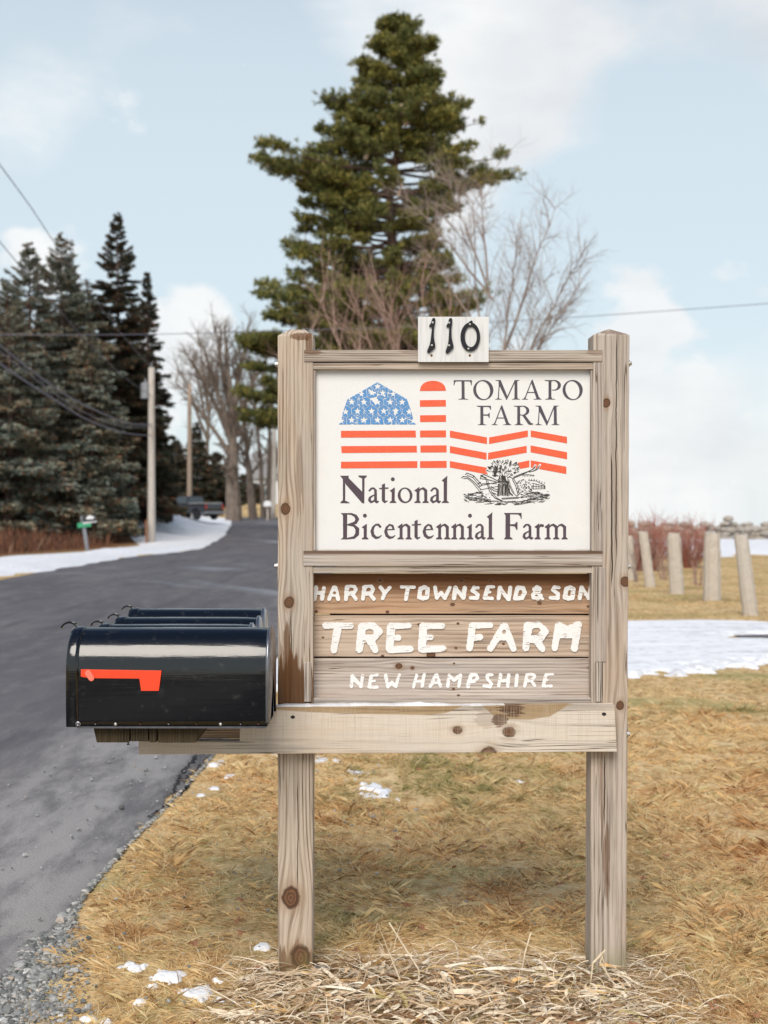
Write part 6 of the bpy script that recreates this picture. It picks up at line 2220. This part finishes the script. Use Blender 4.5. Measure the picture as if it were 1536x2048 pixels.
def pickup():
    Y0 = 96.0
    X0 = (384 - CX) / F * Y0
    zb = hz(X0, Y0) + .12
    t = thing('pickup_truck', 'dark pickup truck with a pale bed cover parked beyond the snow bank', 'pickup truck', (X0, Y0, zb))
    rot = R(138)
    c_, s_ = math.cos(rot), math.sin(rot)

    def W(x, y, z): return (X0 + (x * c_ - y * s_) * .92, Y0 + (x * s_ + y * c_) * .92, zb + z * .92)
    Mp, nb, b = mat('dark_truck_paint', (.015, .017, .022), .25, coat=.7)
    nb.sock(b.inputs['Base Color'], nb.mix(nb.noise(objco(nb), 2), (.012, .014, .02), (.03, .03, .035)))
    Mg = var_mat('truck_glass', [(.05, .06, .07), (.09, .11, .12)], 3, .1)
    Mt = var_mat('truck_tyre', [(.02, .02, .02), (.04, .04, .04)], 9, .9)
    Mr = var_mat('tail_lamp_red', [(.5, .03, .02), (.4, .02, .02)], 9, .3)
    Mc = var_mat('bed_cover', [(.62, .60, .56), (.7, .68, .64)], 5, .7)
    # body side profile with wheel arches; x forward, y across, z up
    prof = [(-2.7, .55), (-2.15, .5)] + [(-1.65 + .48 * math.cos(a_), .5 + .46 * math.sin(a_)) for a_ in np.linspace(PI, 0, 9)] + [(1.2, .45)] + \
           [(1.75 + .48 * math.cos(a_), .5 + .46 * math.sin(a_)) for a_ in np.linspace(PI, 0, 9)] + [(2.6, .5), (2.75, .75), (2.7, 1.1), (1.3, 1.28), (-2.65, 1.28), (-2.72, .9)]
    n = len(prof)
    mbb = MB()
    V = [W(x, -.98, z) for x, z in prof] + [W(x, .98, z) for x, z in prof]
    mbb.add(V, [tuple(range(n)), tuple(range(2 * n - 1, n - 1, -1))] + [(i, n + i, n + (i + 1) % n, (i + 1) % n) for i in range(n)])
    mbb.build('body', Mp, t)
    cab = [(-.55, 1.28), (-.35, 1.88), (.75, 1.9), (1.45, 1.28)]
    mbc = MB()
    V = [W(x, -.92 + .14 * (z > 1.5), z) for x, z in cab] + [W(x, .92 - .14 * (z > 1.5), z) for x, z in cab]
    mbc.add(V, [(0, 1, 2, 3), (7, 6, 5, 4), (0, 4, 5, 1), (1, 5, 6, 2), (2, 6, 7, 3), (3, 7, 4, 0)])
    cabo = mbc.build('cab', Mp, t)
    for (quad, nm) in (([(-.5, -.74, 1.36), (-.5, .74, 1.36), (-.37, .68, 1.8), (-.37, -.68, 1.8)], 'rear_window'),):
        V = [W(x - .03, y, z) for x, y, z in quad]
        obj(nm, V, [(0, 1, 2, 3)], Mg, cabo)
    for sy in (-1, 1):
        V = [W(x, sy * (.93 - (z > 1.5) * .12), z) for x, z in ((-.4, 1.34), (1.15, 1.34), (.7, 1.8), (-.28, 1.8))]
        obj('side_window', V, [(0, 1, 2, 3)], Mg, cabo)
    V = [W(x, y, z) for x in (-2.66, -.6) for y in (-.9, .9) for z in (1.285, 1.34)]
    obj('bed_cover', V, [(0, 1, 3, 2), (4, 6, 7, 5), (0, 4, 5, 1), (2, 3, 7, 6), (0, 2, 6, 4), (1, 5, 7, 3)], Mc, t)
    for x in (-1.65, 1.75):
        for sy in (-1, 1):
            A, B = W(x, sy * .78, .38), W(x, sy * 1.0, .38)
            MB().cyl(A, B, .36, k=18).build('wheel', Mt, t)
    for sy in (-.85, .85):
        V = [W(-2.76, sy - .1, .85), W(-2.76, sy + .1, .85), W(-2.73, sy + .1, 1.2), W(-2.73, sy - .1, 1.2)]
        obj('tail_light', V, [(0, 1, 2, 3)], Mr, t)
    V = [W(x, y, z) for x in (-2.95, -2.72) for y in (-.95, .95) for z in (.48, .66)]
    obj('bumper', V, [(0, 1, 3, 2), (4, 6, 7, 5), (0, 4, 5, 1), (2, 3, 7, 6), (0, 2, 6, 4), (1, 5, 7, 3)], M_galv, t)


pickup()


def house(px0, px1, py0, py1, Y, roofpy, mw, mr, label, windows):
    a_, b_ = at(px0, py1, Y), at(px1, py0, Y)
    zg = hz(a_.x, Y) - .3
    t = thing('farmhouse', label, 'house', ((a_.x + b_.x) / 2, Y, zg))
    D = abs(b_.x - a_.x) * .8
    MB().box(a_.x, b_.x, Y, Y + D, zg, b_.z).build('wall', mw, t)
    zr = at(0, roofpy, Y).z
    mb = MB().prism([(Y - .4, b_.z - .15), (Y + D + .4, b_.z - .15), (Y + D / 2, zr)], a_.x - .4, b_.x + .4, 'x')
    mb.build('roof', mr, t)
    for (x0, x1, y0, y1) in windows:
        q0, q1 = at(x0, y1, Y - .05), at(x1, y0, Y - .05)
        w = MB().box(q0.x - .1, q1.x + .1, Y - .06, Y - .001, q0.z - .1, q1.z + .1).build('window', m_wh, t)
        MB().box(q0.x, q1.x, Y - .08, Y - .061, q0.z, q1.z).build('pane', M_pane, w)


M_pane = var_mat('teal_window_glass', [(.12, .25, .27), (.2, .33, .35)], 2, .2)
M_clap = var_mat('white_clapboard', [(.72, .73, .74), (.8, .8, .8)], 2, .8, stretch=(1, 1, 30))
M_roofm = var_mat('grey_shingle', [(.2, .2, .2), (.28, .27, .26)], 6, .9)
M_tan = var_mat('tan_siding', [(.52, .42, .24), (.6, .5, .3)], 2, .8)
house(505, 600, 955, 1035, 175, 905, M_clap, M_roofm, 'white farmhouse glimpsed between the maple trunks beyond the crest', [(517, 523, 975, 990), (512, 516, 1000, 1012), (530, 536, 975, 990)])
house(325, 352, 985, 1010, 150, 972, M_tan, M_roofm, 'small tan shed seen above the pickup cab between the trunks', [(334, 339, 992, 1000)])

# dirty snow mound with dark rocks beside the transformer pole, near (320-400, 1010-1080)
# ================================================================== GRASS, GRAVEL, LITTER
def blades(n, seed, ymin, ymax, pw, dens, hscale=1.0, wscale=1.0, spill=.38):
    rs = np.random.RandomState(seed)
    u = rs.uniform(0, 1, n)
    a_, b_ = ymin ** (1 - pw), ymax ** (1 - pw)
    Y = (a_ + (b_ - a_) * u) ** (1 / (1 - pw))
    X = rs.uniform(-1, 1, n) * (spill * Y + .35)
    keep = dens(X, Y, rs)
    X, Y = X[keep], Y[keep]
    n = len(X)
    Z = ground_z(X, Y) - .004
    big = (Y / 4) ** .75
    ang = np.where(rs.rand(n) < .45, rs.uniform(0, 2 * PI, n), fbm(X * 2.2, Y * 2.2, 81, 3) * 6 * PI + rs.normal(0, .9, n))
    tuft = fbm(X * 7, Y * 6, 83, 3)
    el = np.clip(rs.normal(.2, .24, n) + (tuft - .5) * 1.2, .03, 1.3)
    L = rs.uniform(.02, .06, n) * (.5 + 1.3 * tuft) * big ** .55 * hscale
    W = rs.uniform(.0006, .00125, n) * big ** .7 * wscale
    dx, dy = np.cos(ang), np.sin(ang)
    hx, hy = -dy, dx
    ce, se = np.cos(el), np.sin(el)
    B = np.stack([X, Y, Z], 1)
    mid = B + np.stack([dx * ce * L * .55, dy * ce * L * .55, se * L * .55], 1)
    droop = rs.uniform(.0, .55, n)
    tip = mid + np.stack([dx * L * .5, dy * L * .5, (se - droop) * L * .4], 1)
    tip[:, 2] = np.maximum(tip[:, 2], Z + .005)
    w = np.stack([hx * W, hy * W, np.zeros(n)], 1)
    tl = rs.normal(0, .4, n)[:, None] * np.stack([np.zeros(n), np.zeros(n), W], 1)
    w = w + tl
    V = np.stack([B - w, B + w, mid + w * .8, tip, mid - w * .8], 1).reshape(-1, 3)
    i = np.arange(n) * 5
    return V, np.stack([i, i + 1, i + 2, i + 3, i + 4], 1)


def lawn_ok(X, Y, rs):
    e = road_r(Y) + (fbm(Y * 5.5, Y * 0 + .3, 21, 4) - .5) * .19 * (1 - sstep(Y, 20, 50))
    dist = X - e
    gravel_w = .01 + .20 * (1 - sstep(Y, 3.6, 4.9)) + .05 * fbm(X * 4, Y * 4, 91, 2)
    ok = (dist > gravel_w * .6) & (rs.uniform(0, 1, len(X)) < sstep(dist, gravel_w * .3, gravel_w + .12) * .95 + .03)
    ok &= ~((drive_t(X, Y) > .0) & (rs.uniform(0, 1, len(X)) > .02))
    ok &= ~((field_t(X, Y) > .0) & (Y > 30))
    bare = fbm(X * 2.3, Y * 2.3, 93, 3)
    ok &= rs.uniform(0, 1, len(X)) < .12 + .95 * sstep(bare, .32, .52) * (.45 + .8 * sstep(fbm(X * 11, Y * 9, 95, 2), .3, .6))
    for t_ in (blobs_t(near_bl, 61), blobs_t(mid_bl, 63)):
        ok &= ~((t_(X, Y) > .012) & (Y < 9) & (rs.uniform(0, 1, len(X)) > .3))
    return ok


V1, F1 = blades(820000, 101, 3.35, 9.5, 2.0, lawn_ok)
V2, F2 = blades(260000, 102, 9.0, 60, 1.7, lawn_ok, .6, .9)
V = np.concatenate([V1, V2])
Fs = np.concatenate([F1, F2 + len(V1)])
m, nb, b = mat('dry_grass', (.6, .43, .24), .75, spec=.2)
ri = nb.node('ShaderNodeNewGeometry').outputs['Random Per Island']
g = objco(nb)
n1 = nb.noise(nb.scale(g, .85, .6, 1), 1.0, 5, .6)
n2 = nb.noise(nb.scale(g, 5, 4, 1), 1.0, 4, .6)
straw = nb.ramp(ri, [(0, (.32, .15, .05)), (.16, (.72, .52, .28)), (.5, (.98, .76, .42)), (.86, (.99, .88, .60)), (1, (.55, .52, .24))])
rusty = nb.ramp(ri, [(0, (.28, .10, .03)), (.35, (.74, .43, .18)), (.8, (.93, .68, .36)), (1, (.96, .82, .55))])
greeny = nb.ramp(ri, [(0, (.20, .22, .07)), (.4, (.42, .40, .16)), (.75, (.68, .56, .29)), (1, (.80, .67, .42))])
gsel = nb.add(nb.mul(n1, .6), nb.mul(n2, .4))
c_ = nb.mix(nb.sm(gsel, .50, .60, 0, .9), straw, rusty)
c_ = nb.mix(nb.sm(nb.add(nb.mul(nb.noise(nb.scale(g, .8, .5, 1, (7, 3, 0)), 1.0, 4, .6), .65), nb.mul(nb.noise(nb.scale(g, 6, 4, 1, (7, 3, 0)), 1.0, 3, .6), .35)), .52, .64), c_, greeny)
nb.sock(b.inputs['Base Color'], c_)
tl_ = nb.node('ShaderNodeBsdfTranslucent')
nb.sock(tl_.inputs[0], c_)
ms = nb.node('ShaderNodeMixShader')
ms.inputs[0].default_value = .5
nb.nt.links.new(b.outputs[0], ms.inputs[1])
nb.nt.links.new(tl_.outputs[0], ms.inputs[2])
nb.nt.links.new(ms.outputs[0], nb.nt.nodes['Material Output'].inputs[0])
o = obj('grass', V, [Fs], m)
tag(o, 'dry straw-coloured lawn grass', kind='stuff')

# gravel along the road's edge
rs = np.random.RandomState(7)
n = 30000
Y = 3.3 + 5.2 * rs.uniform(0, 1, n) ** 1.7
e = road_r(Y)
gw = .012 + .30 * (1 - sstep(Y, 3.5, 4.9))
dd = rs.normal(.35, .36, n)
X = e - .02 + dd * gw
kp = (dd > -.6) & (Y < 8.3) & (rs.uniform(0, 1, n) < 1 - .88 * sstep(Y, 4.7, 5.6))
X, Y = X[kp], Y[kp]
sz = rs.lognormal(-5.6, .45, len(X))
C = np.stack([X, Y, np.maximum(ground_z(X, Y), h(X, Y) - .02) + sz * .5], 1)
# a few strays on the asphalt and in the grass
n2_ = 900
Y2 = rs.uniform(3.4, 8, n2_); X2 = road_r(Y2) + rs.normal(0, .9, n2_)
s2_ = rs.lognormal(-5.6, .4, n2_)
C = np.concatenate([C, np.stack([X2, Y2, h(X2, Y2) + .012 + 0 * X2], 1)])
sz = np.concatenate([sz, s2_])
S = sz[:, None] * rs.uniform(.7, 1.3, (len(sz), 3)) * np.array([1.15, 1.15, .75])
V, Fs = stones(C, S, 9, (IV, IF), .22)
m, nb, b = mat('gravel', (.3, .31, .31), .85, spec=.3)
ri = nb.node('ShaderNodeNewGeometry').outputs['Random Per Island']
c_ = nb.ramp(ri, [(0, (.10, .105, .10)), (.35, (.22, .225, .215)), (.7, (.36, .36, .34)), (.92, (.52, .51, .48)), (.96, (.44, .30, .19)), (1, (.68, .67, .64))])
nb.sock(b.inputs['Base Color'], nb.mix(nb.sm(nb.noise(g if False else objco(nb), 150, 3), .4, .7, 0, .4), c_, (.12, .12, .12)))
tag(obj('gravel', V, [Fs], m), 'grey crushed gravel along the road edge', kind='stuff')


# heap of dead lily leaves and stalks at the foot of the sign
def ribbons(n, seed, xr, yr, Lr, Wr, hgt, el=(.0, .5), curl=1.0, segs=7):
    rs = np.random.RandomState(seed)
    V, Fs = [], []
    for k in range(n):
        x, y = rs.uniform(*xr), rs.uniform(*yr)
        L, W = rs.uniform(*Lr), rs.uniform(*Wr)
        pile = hgt * math.exp(-((x - .22) / .55) ** 2) * max(0, 1 - abs(y - 3.93) / .45)
        z = hz(x, y) + rs.uniform(.0, 1) * pile + .012
        a_ = rs.uniform(0, 2 * PI)
        if rs.rand() < .6: a_ = rs.normal(0, .5) + (PI if rs.rand() < .5 else 0)
        e = rs.uniform(*el)
        ka, ke = rs.normal(0, .55) * curl, rs.uniform(-1.6, -.1) * curl
        tw = rs.uniform(-.8, .8)
        p = np.array([x, y, z])
        b0 = len(V)
        for i in range(segs + 1):
            t = i / segs
            d = np.array([math.cos(a_) * math.cos(e), math.sin(a_) * math.cos(e), math.sin(e)])
            sd_ = np.array([-math.sin(a_), math.cos(a_), 0])
            up_ = np.cross(d, sd_)
            ww = sd_ * math.cos(tw) + up_ * math.sin(tw)
            w = W * (math.sin(PI * min(1, .12 + t * .95)) ** .6 if t < 1 else .05)
            V += [tuple(p - ww * w), tuple(p + up_ * w * .35), tuple(p + ww * w)]
            p = p + d * L / segs
            if p[2] < hz(p[0], p[1]) + .008:
                p[2] = hz(p[0], p[1]) + .008 + rs.uniform(0, .01)
                e = abs(e) * .3
            a_ += ka / segs * rs.uniform(.3, 1.7)
            e += ke / segs
            tw += rs.normal(0, .25)
        for i in range(segs):
            for q in (0, 1):
                Fs.append((b0 + i * 3 + q, b0 + i * 3 + q + 1, b0 + i * 3 + q + 4, b0 + i * 3 + q + 3))
    return V, Fs


m, nb, b = mat('dead_leaf', (.6, .47, .32), .7, spec=.25)
ri = nb.node('ShaderNodeNewGeometry').outputs['Random Per Island']
g = objco(nb)
c_ = nb.ramp(ri, [(0, (.16, .08, .035)), (.10, (.30, .17, .08)), (.2, (.50, .35, .21)), (.38, (.70, .54, .36)), (.65, (.82, .69, .50)), (.85, (.90, .82, .66)), (.93, (.78, .46, .18)), (1, (.50, .44, .18))])
nb.sock(b.inputs['Base Color'], nb.mix(nb.sm(nb.noise(g, 60, 4, .6), .45, .75, 0, .5), c_, (.28, .17, .09)))
M_leaf = m
V1, F1 = ribbons(800, 201, (-.40, .76), (3.56, 4.02), (.07, .22), (.0025, .0075), .06, (-.1, .3), 2.4)
V2, F2 = ribbons(1900, 202, (-.48, .92), (3.56, 4.12), (.05, .18), (.0008, .0016), .07, (0, .6), 1.3)
F2 = [tuple(i + len(V1) for i in f) for f in F2]
tag(obj('leaf_litter', V1 + V2, F1 + F2, M_leaf, smooth=True), 'heap of dead strap leaves and stalks around the sign posts', kind='stuff')
# single taller bent stalks
k = 0
for pts in ([(838, 1960), (838, 1940), (778, 1845)], [(838, 1960), (725, 1975), (755, 1846), (800, 1960)], [(1188, 1925), (1210, 1900), (1200, 1925), (1235, 1980)], [(1178, 1990), (1186, 1925), (1202, 1905), (1214, 1950)],
            [(1040, 1960), (1050, 1905), (1062, 1865)], [(1110, 1965), (1085, 1925), (1100, 1980)], [(830, 2000), (838, 1935), (850, 1990)]):
    k += 1
    Yk = 3.74 + .03 * k
    V, Fs = path_tube([at(x, y, Yk + .004 * i) for i, (x, y) in enumerate(pts)], .0026, 5)
    tag(obj('dry_stalk', V, Fs, M_leaf), ['straight dry stalk leaning toward the brown-knotted sign post', 'sharply folded dry stalk forming a narrow peak above the litter', 'pale folded stalk against the cracked sign post foot',
                                         'short looped stalk at the cracked post foot', 'thin dark upright stalk between the posts', 'low bent stalk in the leaf heap between the posts', 'short peaked stalk near the folded one'][k - 1], 'stalk', 'dry stalks at the sign foot')
# brown fallen leaves on the lawn
rs = np.random.RandomState(77)
V, Fs = [], []
for q in range(90):
    y = 3.5 + 6 * rs.rand() ** 1.5
    x = rs.uniform(-.7, .30 * y + .2)
    z = hz(x, y) + .03
    a_ = rs.uniform(0, 2 * PI)
    r_ = rs.uniform(.010, .024)
    b0 = len(V)
    V.append((x, y, z + .004))
    for e in range(9):
        rr_ = r_ * (1 if e % 2 else .6) * rs.uniform(.8, 1.2)
        V.append((x + math.cos(a_ + e * 2 * PI / 9) * rr_, y + math.sin(a_ + e * 2 * PI / 9) * rr_ * .7, z + rs.uniform(-.006, .014)))
    Fs += [(b0, b0 + 1 + e, b0 + 1 + (e + 1) % 9) for e in range(9)]
M_bl = var_mat('brown_leaf', [(.22, .09, .04), (.32, .15, .07), (.16, .08, .05)], 40)
tag(obj('fallen_leaves', V, Fs, M_bl), 'small brown curled leaves scattered in the lawn', kind='stuff')
